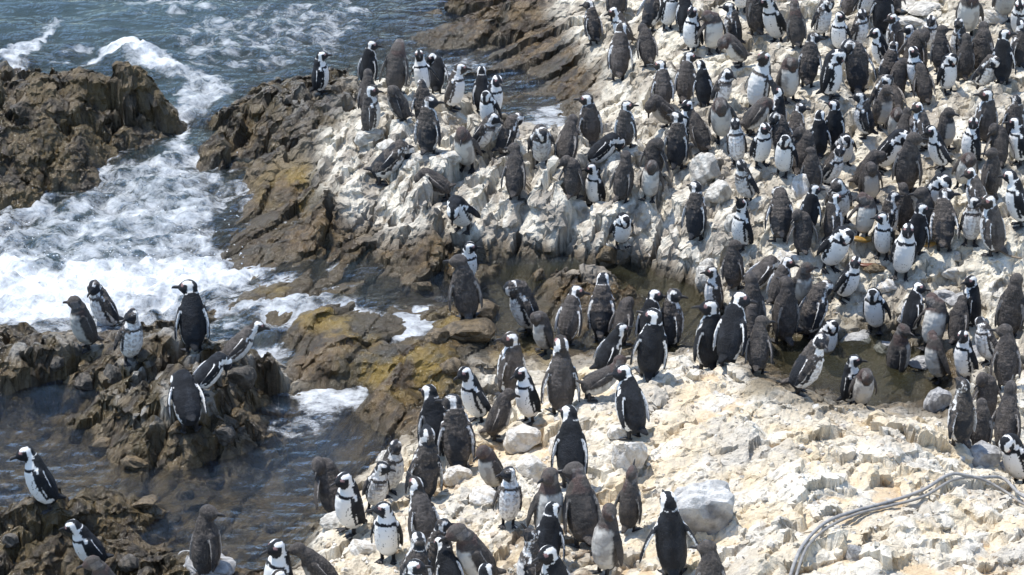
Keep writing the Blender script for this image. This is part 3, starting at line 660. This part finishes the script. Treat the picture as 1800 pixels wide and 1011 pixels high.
def bird_shape(pose, seed):
    pitch, ho, hyaw, hpit, spread = POSES[pose]
    a = R(pitch)
    def rot(px_, pz_, py_=0.):
        dx, dz = px_, pz_ - .12
        return np.array((dx * math.cos(a) + dz * math.sin(a), py_, .12 - dx * math.sin(a) + dz * math.cos(a)))
    T = [rot(t[0], t[1]) for t in TORSO]
    drop = 0.
    if pitch > 30:
        low_ = min(p[2] - t[3] for p, t in zip(T, TORSO))
        want = .012 if pitch > 70 else .035
        drop = want - low_
    D = np.array((0, 0, drop))
    T = [p + D for p in T]
    shoulder = T[-1]
    head = shoulder + np.array(ho)
    fy = R(hyaw); fp = R(hpit)
    hf = np.array((math.cos(fy) * math.cos(fp), math.sin(fy) * math.cos(fp), math.sin(fp)))
    hl_ = nrm(np.array((-math.sin(fy), math.cos(fy), 0.))); hu = np.cross(hf, hl_)
    # neck
    up_t = nrm(T[-1] - T[-2]); back = -hf * .35 - hu * .65
    n_in = shoulder + up_t * .045; n_out = head + nrm(back) * .045
    spine = [(p, t[2], t[3]) for p, t in zip(T, TORSO)]
    for k in (1, 2, 3, 4):
        s = k / 4
        p = (1 - s) ** 3 * shoulder + 3 * (1 - s) ** 2 * s * n_in + 3 * (1 - s) * s * s * n_out + s ** 3 * head
        r = .072 * (1 - s) ** 1.1 + .044 * (1 - (1 - s) ** 1.1) - .003 * math.sin(s * math.pi)
        spine.append((p, r, r * .97))
    P_ = np.array([s[0] for s in spine])
    tg = np.gradient(P_, axis=0); tg /= np.linalg.norm(tg, axis=1)[:, None]
    frames = []
    f0 = np.array((math.cos(a), 0, -math.sin(a)))
    for i in range(len(P_)):
        want = f0 if i < 8 else nrm(f0 * (10 - i) / 3 + (hf - hu * .3) * (i - 7) / 3)
        f_ = want - tg[i] * want.dot(tg[i])
        if np.linalg.norm(f_) < .15: f_ = frames[-1][0] - tg[i] * frames[-1][0].dot(tg[i])
        f_ = nrm(f_); frames.append((f_, np.cross(tg[i], f_)))
    mb = MB()
    mb.add(loft([(P_[i], frames[i][1], frames[i][0], spine[i][1], spine[i][2]) for i in range(len(P_))]))
    hr = [(-.058, .014), (-.050, .032), (-.027, .048), (0, .0535), (.025, .050), (.046, .039), (.063, .024), (.075, .013)]
    mb.add(loft([(head + hf * q - hu * (.004 + .08 * max(q, 0)), hl_, hu, r * .95, r) for q, r in hr]))
    # tail
    t0, t1 = rot(-.045, .085) + D, rot(-.125, .030) + D
    t1[2] = max(t1[2], .008)
    td = nrm(t1 - t0); tl = np.array((0, 1., 0)); tu = nrm(np.cross(td, tl))
    mb.add(loft([(t0, tl, tu, .042, .03), ((t0 + t1) / 2, tl, tu, .032, .017), (t1, tl, tu, .014, .008)], 12))
    # flippers
    fl = []
    for s in (-1, 1):
        sp = R(spread + (6 if s * hyaw > 0 else 0))
        sh = rot(-.008, .318, s * .070) + D
        dn = rot(-.030, .095, s * .080) - rot(-.008, .318, s * .070)
        dn = nrm(dn) * .225
        o_ = np.array((0, s * 1., 0))
        dn2 = nrm(nrm(dn) * math.cos(sp) + o_ * math.sin(sp)) * .225
        fw = np.array((math.cos(a), 0, -math.sin(a))); fw = nrm(fw - nrm(dn2) * fw.dot(nrm(dn2)))
        th = np.cross(nrm(dn2), fw)
        cl = [sh + o_ * .006 + dn2 * q - fw * (.012 * q * q) + o_ * .016 * math.sin(q * 3) for q in (0, .12, .35, .6, .82, .97, 1.04)]
        hw = (.020, .027, .032, .030, .024, .014, .006); ht = (.014, .013, .011, .010, .009, .008, .006)
        mb.add(loft([(c, fw, th, w_, t_) for c, w_, t_ in zip(cl, hw, ht)], 12))
        fl.append((np.array(cl), fw, o_))
    me = mb.mesh("tmp", None)
    ob = bpy.data.objects.new("tmp", me); COL.objects.link(ob)
    rm = ob.modifiers.new("r", 'REMESH'); rm.mode = 'VOXEL'; rm.voxel_size = .0072; rm.use_smooth_shade = True
    sm = ob.modifiers.new("s", 'SMOOTH'); sm.factor = .5; sm.iterations = 3
    dg = bpy.context.evaluated_depsgraph_get()
    res = bpy.data.meshes.new_from_object(ob.evaluated_get(dg))
    bpy.data.objects.remove(ob); bpy.data.meshes.remove(me)
    n = len(res.vertices); v = np.empty(n * 3, np.float32); res.vertices.foreach_get("co", v); v = v.reshape(-1, 3).astype(np.float64)
    nn = np.empty(n * 3, np.float32); res.vertices.foreach_get("normal", nn); nn = nn.reshape(-1, 3)
    # where on the bird each vertex lies: along the spine, round the spine, on the head, on a flipper
    sp_t = np.linspace(0, len(P_) - 1, 70); k0 = np.minimum(sp_t.astype(int), len(P_) - 2); fr_ = (sp_t - k0)[:, None]
    SPt = P_[k0] * (1 - fr_) + P_[k0 + 1] * fr_
    FF = np.array([f[0] for f in frames]); LL = np.array([f[1] for f in frames])
    SF = FF[k0] * (1 - fr_) + FF[k0 + 1] * fr_; SL = LL[k0] * (1 - fr_) + LL[k0 + 1] * fr_
    dd = ((v[:, None, :] - SPt[None]) ** 2).sum(-1); ix = dd.argmin(1)
    t = sp_t[ix] / (len(P_) - 1)                   # 0 rump, .6 shoulders, 1 head
    off = v - SPt[ix]
    th = np.degrees(np.arctan2((off * SL[ix]).sum(1), (off * SF[ix]).sum(1)))
    hv = v - head
    h3 = np.stack([(hv * hf).sum(1) / .069, (hv * hl_).sum(1) / .050, (hv * hu).sum(1) / .0525], 1)
    ishead = (np.sqrt((h3 ** 2).sum(1)) < 1.25)
    isfl = np.zeros(n, bool); fback = np.zeros(n); fout = np.zeros(n)
    for cl, fw, o_ in fl:
        cs = np.concatenate([cl[i] + (cl[i + 1] - cl[i]) * np.linspace(0, 1, 8)[:, None] for i in range(len(cl) - 1)])
        d2_ = ((v[:, None, :] - cs[None]) ** 2).sum(-1); j = d2_.argmin(1); of = v - cs[j]
        m = (np.sqrt(d2_.min(1)) < .036) & (np.abs((of * np.cross(nrm(cl[-1] - cl[0]), fw)).sum(1)) < .016) & (j > 5)
        isfl |= m; fback = np.where(m, (of * fw).sum(1), fback); fout = np.where(m, (nn * o_).sum(1), fout)
    # beak and feet as parts
    bk = MB()
    bo = head + hf * .058 - hu * .008
    bk.add(loft([(bo, hl_, hu, .011, .014), (bo + hf * .022, hl_, hu, .0095, .0125), (bo + hf * .045 - hu * .001, hl_, hu, .007, .0105), (bo + hf * .060 - hu * .004, hl_, hu, .005, .0075), (bo + hf * .066 - hu * .011, hl_, hu, .002, .003)], 10))
    bme = bk.mesh("beak", beak_m)
    feet = []
    hip = rot(-.005, .07) + D
    for s in (-1, 1):
        m = MB()
        fx = hip[0] + (.012 if pitch < 70 else -.13)
        base_ = np.array((fx, s * .042, 0.)); ti = R(14 * s)
        d_ = np.array((math.cos(ti), math.sin(ti), 0)); l_ = np.array((-d_[1], d_[0], 0)); u_ = np.array((0, 0, 1.))
        m.add(loft([(base_ + u_ * .085, l_, d_, .020, .022), (base_ + u_ * .045, l_, d_, .014, .015), (base_ + u_ * .012, l_, d_, .013, .015)], 8))
        m.add(loft([(base_ - d_ * .02 + u_ * .006, l_, u_, .010, .006), (base_ + d_ * .012 + u_ * .008, l_, u_, .017, .009), (base_ + d_ * .045 + u_ * .006, l_, u_, .030, .006), (base_ + d_ * .062 + u_ * .004, l_, u_, .033, .004)], 10))
        for q in (-1, 0, 1):
            dq = nrm(d_ + l_ * q * .42)
            m.add(loft([(base_ + u_ * .009, l_, u_, .007, .007), (base_ + dq * .045 + u_ * .008, l_, u_, .007, .007), (base_ + dq * .078 + u_ * .004, l_, u_, .004, .004)], 6))
        feet.append(m.mesh("foot", foot_m))
    return dict(mesh=res, v=v, n=nn, t=t, th=np.abs(th), h3=h3, ishead=ishead, isfl=isfl, fback=fback, fout=fout, beak=bme, feet=feet, top=float(v[:, 2].max()))

SHAPES, SKINS = {}, {}
def skin(pose, kind, var):
    key = (pose, kind, var)
    if key in SKINS: return SKINS[key]
    if pose not in SHAPES: SHAPES[pose] = bird_shape(pose, 0)
    B = SHAPES[pose]
    sd = (sum(map(ord, pose + kind)) * 7 + var * 131) % 977
    v, t, th, h3 = B["v"], B["t"], B["th"], B["h3"]
    def n3d(s, q): return (vnoise(v[:, 0] * s + q, v[:, 2] * s + q, sd) + vnoise(v[:, 1] * s - q, v[:, 2] * s * 1.03 + 9 + q, sd + 3) + vnoise(v[:, 0] * s + 5, v[:, 1] * s + q, sd + 7)) * .72
    a1, a2, a3 = n3d(14, 1.3), n3d(46, 4.1), n3d(105, 7.7)
    thj = th + a2 * 7; tj = t + a2 * .012
    u, w_, z_ = h3[:, 0], np.abs(h3[:, 1]), h3[:, 2]
    N = len(v)
    # ---- the adult's markings: 1 = white, 0 = dark
    white = (thj < 100) & (tj > .07) & (tj < .60)
    white &= ~((thj > 68) & (thj < 84) & (tj > .16) & (tj < .56))
    white &= ~((thj < 80) & (tj > .53) & (tj < .58))
    white |= (tj >= .58) & (tj < .80) & (thj < 88)
    white |= (tj >= .80) & (thj > 45) & (thj < 120)
    hw = np.zeros(N, bool)
    hw |= (z_ + a3 * .06 > .42) & (w_ > .34) & (w_ < .98) & (u < .55) & (z_ < .84) & (u > -.45)
    hw |= (u + a3 * .06 < -.06) & (u > -.58) & (w_ > .50) & (z_ > -.9)
    hw |= (z_ < -.55) & (u < -.02)
    white = np.where(B["ishead"], hw, white)
    flw = ((B["fback"] < -.0245) | (B["fout"] < -.5))
    white = np.where(B["isfl"], flw, white)
    pink = B["ishead"] & (u > .38) & (u < .66) & (w_ > .45) & (z_ > .15) & (z_ < .5)
    W = np.array((.80, .785, .75)); K = np.array((.015, .0165, .020)); BR = np.array((.088, .077, .069)); SL_ = np.array((.028, .031, .037))
    wf = white[:, None].astype(float)
    disp = a2 * .0012
    if kind == 'A':
        dk = L3(K[None] * np.ones((N, 1)), SL_[None] * np.ones((N, 1)), smooth(-.2, .5, a1))
        c = dk * (1 - wf) + W * wf
        spots = (a3 > .8) & white & ~B["ishead"] & (tj < .5)
        c[spots] = (.12, .11, .10)
        c[pink] = (.34, .20, .19)
    elif kind == 'O':
        dk = L3(BR[None] * np.ones((N, 1)), BR[None] * 1.6 * np.ones((N, 1)), smooth(-.1, .6, a1 + a2 * .5))
        dk = np.where(B["ishead"][:, None], BR * .62, dk)
        c = dk * (1 - wf) + W * .96 * wf
        c[pink] = (.42, .22, .20)
        disp = a2 * .003 + a3 * .001
    elif kind == 'M':
        patch = smooth(-.05, .25, a1 + .25 * a2 - .25 + .9 * smooth(.25, .6, t) * (1 - B["ishead"]))
        dk = L3(SL_[None] * np.ones((N, 1)), BR[None] * np.ones((N, 1)), patch)
        dk = L3(dk, np.array((.17, .145, .125))[None] * np.ones((N, 1)), smooth(.25, .6, a3) * patch)
        wt = L3(W[None] * np.ones((N, 1)) * .97, np.array((.48, .45, .42))[None] * np.ones((N, 1)), smooth(.05, .45, a2 + .3 * a3))
        wt = L3(wt, BR[None] * 1.4 * np.ones((N, 1)), smooth(.25, .5, a1 + .4 * a3) * smooth(.35, .55, t))
        c = dk * (1 - wf) + wt * wf
        disp = a2 * .004 * (.35 + patch) + a3 * .002 * patch + a1 * .003
    elif kind == 'J':
        bk_ = np.array((.098, .086, .077))[None] * np.ones((N, 1)); bk_ = L3(bk_, np.array((.055, .052, .05))[None] * np.ones((N, 1)), smooth(-.1, .5, a1))
        bl = np.array((.60, .575, .52))[None] * np.ones((N, 1)); bl = L3(bl, np.array((.40, .375, .34))[None] * np.ones((N, 1)), smooth(.05, .5, a1 + .3 * a2))
        belly = smooth(90, 72, thj) * smooth(.60, .54, tj) * smooth(.05, .09, tj) * ~B["ishead"]
        belly = np.where(B["isfl"], .35 * flw, belly)
        c = L3(bk_, bl, belly)
        ch = B["ishead"] & (u < .2) & (z_ < .3) & (w_ > .4)
        c = np.where(ch[:, None], np.array((.20, .18, .165)), c)
        c = L3(c, np.array((.16, .10, .085))[None] * np.ones((N, 1)), smooth(.54, .62, tj) * smooth(.1, .5, a1 + .2) * .5)
        disp = a2 * .0025
    else:
        c = L3(BR[None] * .85 * np.ones((N, 1)), BR[None] * 1.35 * np.ones((N, 1)), smooth(-.4, .5, .5 * a2 + a1))
        c = L3(c, np.array((.185, .155, .132))[None] * np.ones((N, 1)), smooth(.2, .6, a3) * .55)
        c = L3(c, np.array((.030, .030, .033))[None] * np.ones((N, 1)), smooth(.1, .45, a1) * .7)
        bel = smooth(62, 48, thj) * smooth(.56, .48, tj) * smooth(.06, .1, tj) * ~B["isfl"]
        c = L3(c, np.array((.42, .39, .35))[None] * np.ones((N, 1)), bel)
        c = np.where((B["isfl"] & flw)[:, None], np.array((.34, .31, .28)), c)
        disp = (a2 * .0018 + a3 * .0032 + a1 * .005) * np.where(B["ishead"] | B["isfl"], .25, 1.)
    me = B["mesh"].copy(); me.name = "penguin"
    me.vertices.foreach_set("co", (v + B["n"] * disp[:, None]).astype(np.float32).ravel())
    me.materials.clear(); me.materials.append(plum_m)
    col_attr(me, "Col", np.clip(c, .008, .85)); me.update()
    SKINS[key] = me
    return me

LOOK = dict(A="black-and-white penguin", O="brown-backed penguin", M="scruffy moulting penguin", J="pale-bellied young penguin", D="fluffy brown penguin")
def look_words(b):
    f = b["face"] % 360
    if b["pose"] == 'bw': w = "bent over"
    elif b["pose"] == 'ly': w = "lying down"
    elif b["pose"] == 'pf': w = "preening its chest"
    elif b["pose"] in ('pl', 'pr'): w = "preening its back"
    elif b["pose"] == 'ln': w = "leaning forward"
    elif b["pose"] == 'up': w = "with raised beak"
    else:
        g = (f + {'hl': 55, 'hr': -55}.get(b["pose"], 0)) % 360
        w = "looking right" if (g < 50 or g > 310) else "seen from behind" if g < 125 else "looking left" if g < 235 else "facing the camera"
        if w == "looking right" or w == "looking left":
            if 50 <= f <= 130: w = "from behind " + w
    return w
def area(b):
    x_, y_ = b["px"], b["foot"]
    if x_ < 480: return "on the dark islet" if y_ < 800 else "in the bottom left corner"
    if y_ > 840 and x_ < 830: return "on the boulders beside the bay"
    if y_ > 840 and x_ < 1010: return "at the bottom centre"
    if y_ > 740 and x_ < 1300: return "on the cream rock" if x_ > 900 else "above the bay boulders"
    if y_ > 590 and x_ < 1010: return "by the brown wet rock flat"
    if y_ > 480 and x_ < 1230: return "beside the tide pool"
    if y_ > 440 and x_ < 1420: return "in the huddle behind the pool"
    if y_ > 540: return "in the lower right crowd"
    if x_ < 920 and y_ > 240: return "on the brown cliff" 
    if x_ < 920: return "on the headland by the sea"
    if x_ < 1340 and y_ > 235: return "on the middle ridge"
    if x_ < 1340 and y_ > 140: return "behind the middle ridge"
    if y_ < 60: return "at the top edge"
    if x_ < 1340: return "on the upper pale slope"
    if y_ < 200: return "in the upper right crowd"
    if y_ < 345: return "in the right-hand crowd"
    return "by the kelp on the right"
ORD = ["first", "second", "third", "fourth", "fifth", "sixth", "seventh", "eighth", "ninth", "tenth", "eleventh", "twelfth"]
qrng = random.Random(8)
for b in birds:
    if b['pose'] == 'st' and b['kind'] in 'MDJ' and qrng.random() < .7 and b['foot'] - b['top'] < 105: b['pose'] = qrng.choice(('hu', 'hv', 'hw', 'hu', 'pl', 'pr', 'pf'))
    if b['pose'] == 'st' and b['kind'] in 'AO' and qrng.random() < .65: b['pose'] = qrng.choice(('s1', 's2', 's1', 's2', 'fo'))
buckets = {}
for b in birds: buckets.setdefault(f"{LOOK[b['kind']]} {look_words(b)} {area(b)}", []).append(b)
for k, lst in buckets.items():
    lst.sort(key=lambda b: b["px"])
    for i, b in enumerate(lst):
        if len(lst) == 1: b["label"] = k
        elif len(lst) == 2: b["label"] = k + (", left of two" if i == 0 else ", right of two")
        else: b["label"] = k + f", {ORD[i]} from left"
prng = random.Random(5); SCL = []
for i, b in enumerate(birds):
    var = prng.randrange(2) if b["kind"] in "MD" else 0
    me = skin(b["pose"], b["kind"], var); B = SHAPES[b["pose"]]
    bx, by, bz = b["pos"]
    dist = by * CP - (bz - HC) * SP
    _, py0 = proj(bx, by, bz); _, py1 = proj(bx, by, bz + B["top"])
    want = b["foot"] - b["top"]
    sc = min(max(want / (py0 - py1), .78), 1.03)
    o = link(bpy.data.objects.new("penguin", me))
    o.location = (bx, by, bz + .004)
    o.rotation_euler = (R(prng.uniform(-7, 7)), R(prng.uniform(-10, 17)), R(b["face"] + (prng.uniform(-38, 38) if b['kind'] in 'DM' and b['px'] > 1000 and b['foot'] < 640 else prng.uniform(-6, 6))))
    o.scale = (sc * prng.uniform(.90, 1.0), sc * prng.uniform(.88, .98), sc)
    SCL.append(sc)
    tag(o, b["label"], "penguin", "penguins of the colony on the shore rocks")
    for nm, m in (("beak", B["beak"]), ("foot", B["feet"][0]), ("foot", B["feet"][1])):
        link(bpy.data.objects.new(nm, m), o)
for B in SHAPES.values(): bpy.data.meshes.remove(B["mesh"])

# ------------------------------------------------------------------ loose stones lying on the shore (pieces of the setting)
import bmesh
stone_meshes = {}
def stone_mesh(tone, k):
    key = (tone, k)
    if key in stone_meshes: return stone_meshes[key]
    rs = np.random.RandomState(k * 13 + 5)
    bm = bmesh.new(); bmesh.ops.create_icosphere(bm, subdivisions=4, radius=1.)
    v = np.array([q.co[:] for q in bm.verts])
    if tone == 'capped': v = v * .35 + .65 * v / np.abs(v).max(1)[:, None]
    for _ in range(11):
        d = nrm(rs.normal(size=3)); h = rs.uniform(.55, .85) if tone != 'capped' else rs.uniform(.85, 1.1)
        s = v @ d; v = v - np.outer(np.maximum(s - h, 0) * .93, d)
    q = fbm(v[:, 0] * 2.2 + v[:, 2] * 1.3, v[:, 1] * 2.2 - v[:, 2] * 1.7, 4, k + 60)
    v = v * (1 + .10 * q - .07 * (ridged(v[:, 0] * 1.6 + v[:, 2], v[:, 1] * 1.6 - v[:, 2], 4, k + 40) - .3))[:, None]
    for a_, b_ in zip(bm.verts, v): a_.co = b_
    me = bpy.data.meshes.new("stone"); bm.to_mesh(me); bm.free()
    me.polygons.foreach_set("use_smooth", [False] * len(me.polygons))
    me.materials.append(rock_m)
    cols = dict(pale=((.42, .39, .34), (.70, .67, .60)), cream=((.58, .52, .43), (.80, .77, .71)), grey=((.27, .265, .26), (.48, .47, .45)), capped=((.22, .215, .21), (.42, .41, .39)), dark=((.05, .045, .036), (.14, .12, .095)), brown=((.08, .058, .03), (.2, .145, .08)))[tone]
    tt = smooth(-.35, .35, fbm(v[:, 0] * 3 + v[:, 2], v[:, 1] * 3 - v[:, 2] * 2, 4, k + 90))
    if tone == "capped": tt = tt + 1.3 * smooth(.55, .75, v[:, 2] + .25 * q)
    col_attr(me, "Col", np.array(cols[0])[None] + (np.array(cols[1]) - np.array(cols[0]))[None] * tt[:, None])
    flt_attr(me, "wet", np.full(len(v), .75 if tone in ("dark", "brown") else 0.))
    stone_meshes[key] = me
    return me
# pixel centre, pixel width, pixel height, tone, turn
STONES = """920 770 64 54 cream 20|985 775 50 46 cream 70|1105 795 66 70 cream 40|1226 888 104 108 capped 12|930 820 56 40 cream 0|805 835 50 40 cream 30|850 868 60 30 cream 60|640 965 60 30 cream 10|590 915 50 24 pale 170|680 805 40 30 pale 45|1730 800 62 56 grey 30|1765 815 26 30 grey 80|1500 970 36 40 grey 10|420 655 52 52 dark 0|410 610 30 26 dark 40|130 620 34 34 dark 0|100 640 28 30 dark 60|200 655 40 40 dark 15|390 760 40 36 dark 10|150 670 40 34 dark 45|240 815 50 18 brown 0|320 868 26 22 brown 20|378 850 34 24 brown 70|250 885 46 14 brown 10|275 905 40 18 brown 40|345 890 44 20 brown 20|305 910 26 18 brown 80|472 930 22 14 brown 0|330 868 20 24 dark 10|180 780 60 20 brown 30|20 950 30 30 dark 0|230 985 40 36 dark 20|350 1000 110 40 grey 5|820 580 90 44 brown 20|850 545 60 36 brown 40|770 590 46 30 brown 60|800 640 50 40 brown 10|740 505 36 30 brown 30|1560 20 90 16 pale 8|1620 18 60 14 pale 4|1600 40 50 14 pale 6|1640 45 40 14 pale 170|1740 30 60 30 cream 20|1260 335 50 50 pale 60|1240 300 60 60 pale 75|1295 390 40 40 pale 20|1405 320 50 60 cream 60|1445 335 40 30 pale 20|1680 480 60 30 pale 10|1680 455 26 22 pale 40|1660 520 40 24 grey 0|1690 530 50 20 grey 5|1560 610 50 24 grey 0|1500 595 60 24 grey 10|1620 640 60 24 grey 5|1650 700 50 50 grey 40|1240 470 50 60 pale 70|1130 340 26 26 pale 10|1105 425 30 30 pale 50|1065 450 40 34 brown 30|1090 760 40 30 cream 10|1560 500 44 30 cream 20|1390 455 50 30 cream 10|1700 620 50 24 grey 0|1790 540 40 24 pale 10|1600 560 40 20 grey 10|1540 470 40 20 brown 0|740 280 50 22 pale 10|790 275 40 24 pale 40|720 290 30 20 pale 60|650 240 50 30 pale 20|690 255 50 24 pale 0"""
srng = random.Random(3)
for i, e in enumerate(STONES.replace("\n", "|").split("|")):
    px_, py_, w_, h_, tone, turn = e.split(); px_, py_, w_, h_, turn = float(px_), float(py_), float(w_), float(h_), float(turn)
    hx_, hy_, hz_ = hit(px_, py_ + h_ * .38)
    dist = hy_ * CP - (hz_ - HC) * SP; m_ = dist / FPX
    par = shore if tone not in ("dark",) else (islet if py_ < 860 else corner)
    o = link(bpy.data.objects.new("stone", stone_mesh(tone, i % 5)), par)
    rw, rh = w_ * m_ * .56, max(h_ * m_ * .56, .03)
    o.scale = (rw, rw * srng.uniform(.7, 1.0), rh)
    o.rotation_euler = (R(srng.uniform(-12, 12)), R(srng.uniform(-12, 12)), R(turn))
    o.location = (hx_, hy_ + rw * .35, hz_ + rh * .30)

# ------------------------------------------------------------------ hoses, kelp, sticks
def tube(name, pts_, rad, mat, n=10, flat=1., parent=None):
    pts_ = [np.array(p) for p in pts_]
    dense = []
    for i in range(len(pts_) - 1):
        p0 = pts_[max(i - 1, 0)]; p1 = pts_[i]; p2 = pts_[i + 1]; p3 = pts_[min(i + 2, len(pts_) - 1)]
        for s in np.linspace(0, 1, 8, endpoint=False):
            dense.append(.5 * (2 * p1 + (p2 - p0) * s + (2 * p0 - 5 * p1 + 4 * p2 - p3) * s * s + (3 * p1 - p0 - 3 * p2 + p3) * s ** 3))
    dense.append(pts_[-1]); dense = np.array(dense)
    tg = np.gradient(dense, axis=0); up = np.array((0, 0, 1.)); rings = []
    for k, (p, t_) in enumerate(zip(dense, tg)):
        t_ = nrm(t_); l_ = nrm(np.cross(t_, up)); u_ = np.cross(l_, t_)
        r_ = rad(k / (len(dense) - 1)) if callable(rad) else rad
        rings.append((p, l_, u_, r_, r_ * flat))
    m = MB(); m.add(loft(rings, n))
    return link(bpy.data.objects.new(name, m.mesh(name, mat)), parent)
def draped(pix, lift):
    w = [hit(a, b) for a, b in pix]
    out_ = []
    for k, p in enumerate(w):
        i0, i1 = int((p[0] - .025 - X0) / GS), int((p[0] + .025 - X0) / GS); j0, j1 = int((p[1] - .025 - Y0) / GS), int((p[1] + .025 - Y0) / GS)
        sub = ZC[max(j0, 0):j1 + 1, max(i0, 0):i1 + 1]
        out_.append([p[0], p[1], (float(sub.max()) if sub.size else p[2]) + lift])
    return out_
hose_m = plain("hose_rubber", (.30, .29, .275), .6, .3, 30)
hose_d = plain("hose_rubber_dark", (.24, .23, .215), .6, .3, 30)
h1 = tube("hose", draped([(1388, 1020), (1408, 980), (1448, 926), (1500, 905), (1560, 886), (1620, 868), (1670, 852), (1715, 848), (1760, 862), (1792, 884), (1840, 905), (1900, 925)], .010), .0105, hose_m)
tag(h1, "grey weathered hose lying on the cream rock, upper of two", "hose", "hoses on the cream rock")
h2 = tube("hose", draped([(1398, 1022), (1418, 980), (1458, 930), (1508, 912), (1566, 894), (1624, 876), (1674, 859), (1718, 855), (1762, 869), (1794, 891), (1842, 912), (1902, 932)], .008), .0085, hose_d)
tag(h2, "thinner dark grey hose lying on the cream rock, lower of two", "hose", "hoses on the cream rock")
kelp_m = plain("kelp", (.33, .19, .045), .35, .45, 30, .5)
kelp_d = plain("kelp_red", (.15, .055, .03), .4, .4, 30, .5)
def kelp(pix, r_, mat, label, nm="kelp_strand"):
    tag(tube(nm, draped(pix, .012), lambda s: r_ * (.35 + math.sin(math.pi * min(max(s, .03), .97)) * .9), mat, 8, .45), label, "kelp")
kelp([(1492, 426), (1506, 430), (1522, 434), (1544, 434)], .032, kelp_m, "orange-brown kelp strand below the white-fronted penguins on the right")
kelp([(1618, 438), (1632, 434), (1648, 432)], .026, kelp_m, "short orange kelp piece right of the penguin facing the camera")
kelp([(1612, 424), (1628, 418), (1652, 414)], .018, kelp_d, "red-brown kelp stalk above the short orange kelp piece")
kelp([(1505, 470), (1520, 474), (1540, 470)], .02, kelp_d, "dark red kelp scrap beneath the orange-brown strand")
wood_m = plain("driftwood", (.26, .20, .14), .8, .4, 60)
def stick(pix, r_, label):
    tag(tube("stick", draped(pix, r_ * .5), lambda s: r_ * (1 - .4 * s), wood_m, 8), label, "stick")
stick([(1006, 988), (1022, 980), (1040, 973)], .011, "short pale stick on the ground at the bottom centre")
stick([(1128, 875), (1140, 868), (1152, 862)], .010, "thin twig left of the big grey boulder")
stick([(1744, 438), (1770, 452), (1795, 462)], .010, "thin stick at the right edge below the brown-backed penguin")

# ------------------------------------------------------------------ pebbles and moulted feathers strewn over the colony ground
prs = np.random.RandomState(77)
def strewn(n, region):
    out_ = []
    while len(out_) < n:
        a, b = prs.uniform(*region[0]), prs.uniform(*region[1])
        hx_, hy_, hz_ = P(a, b, .6)
        if X0 + .1 < hx_ < X1 - .1 and Y0 + .1 < hy_ < Y1 - .1:
            z0 = float(zat(hx_, hy_))
            lv = float(bil(cL, np.array([hx_]), np.array([hy_]))[0])
            if z0 > lv + .06 and float(bil(cPaleC, np.array([hx_]), np.array([hy_]))[0]) > .6: out_.append((hx_, hy_, z0))
    return out_
cPaleC = np.clip(1 - cDark - cBrown, 0, 1)
cube = np.array([(-1, -1, -.6), (1, -1, -.6), (1, 1, -.6), (-1, 1, -.6), (-.7, -.7, .6), (.7, -.6, .7), (.6, .7, .6), (-.7, .6, .5)])
cq = np.array([(0, 3, 2, 1), (4, 5, 6, 7), (0, 1, 5, 4), (1, 2, 6, 5), (2, 3, 7, 6), (3, 0, 4, 7)])
def scatter(name, spots, sizes, tones, flat, label, cat):
    V, Q, C = [], [], []
    for k, (a, b, c) in enumerate(spots):
        M = np.array(Euler((prs.uniform(-.5, .5), prs.uniform(-.5, .5), prs.uniform(0, 6.3))).to_matrix())
        sz = prs.uniform(*sizes)
        v_ = (cube + prs.uniform(-.25, .25, cube.shape)) * np.array((sz, sz * (prs.uniform(.6, 1) if flat > .2 else .28), sz * flat))
        V.append(v_ @ M.T + np.array((a, b, c + sz * flat * .3))); Q.append(cq + 8 * k)
        C.append(np.repeat(np.array(tones[prs.randint(len(tones))])[None] * prs.uniform(.8, 1.15), 8, 0))
    me = quick_mesh(name, np.concatenate(V), np.concatenate(Q), rock_m, False)
    col_attr(me, "Col", np.clip(np.concatenate(C), 0, .85)); flt_attr(me, "wet", np.zeros(len(V) * 8))
    tag(link(bpy.data.objects.new(name, me)), label, cat, None, "stuff")
scatter("pebbles", strewn(600, ((950, 1850), (600, 1050))) + strewn(500, ((560, 1000), (760, 1050))), (.006, .022), [(.62, .57, .47), (.72, .68, .6), (.58, .54, .47), (.6, .5, .38)], .75, "small pale pebbles strewn over the cream rock", "pebbles")
scatter("moulted_feathers", strewn(900, ((1040, 1830), (0, 620))) + strewn(260, ((600, 1800), (640, 1040))), (.008, .02), [(.75, .74, .72), (.16, .14, .125), (.09, .08, .075), (.5, .47, .43)], .1, "moulted feathers littering the rock between the penguins", "feathers")

spray_m = plain("spray_water", (.80, .83, .85), .4, .1)
rock_keep, rock_m = rock_m, spray_m
spots = []
for k in range(160):
    a, b = prs.uniform(-20, 430), prs.choice((prs.normal(462, 16), prs.normal(405, 40)))
    if b < 150 and not 120 < a < 330: continue
    q = P(a, b, .05); lv = float(bil(cL, np.array([q[0]]), np.array([q[1]]))[0])
    spots.append((q[0], q[1], lv + abs(prs.normal(0, .07)) + .03))
scatter("sea_spray", spots, (.003, .006), [(.8, .83, .85)], .8, "white spray drops thrown up over the surf", "spray")
rock_m = rock_keep
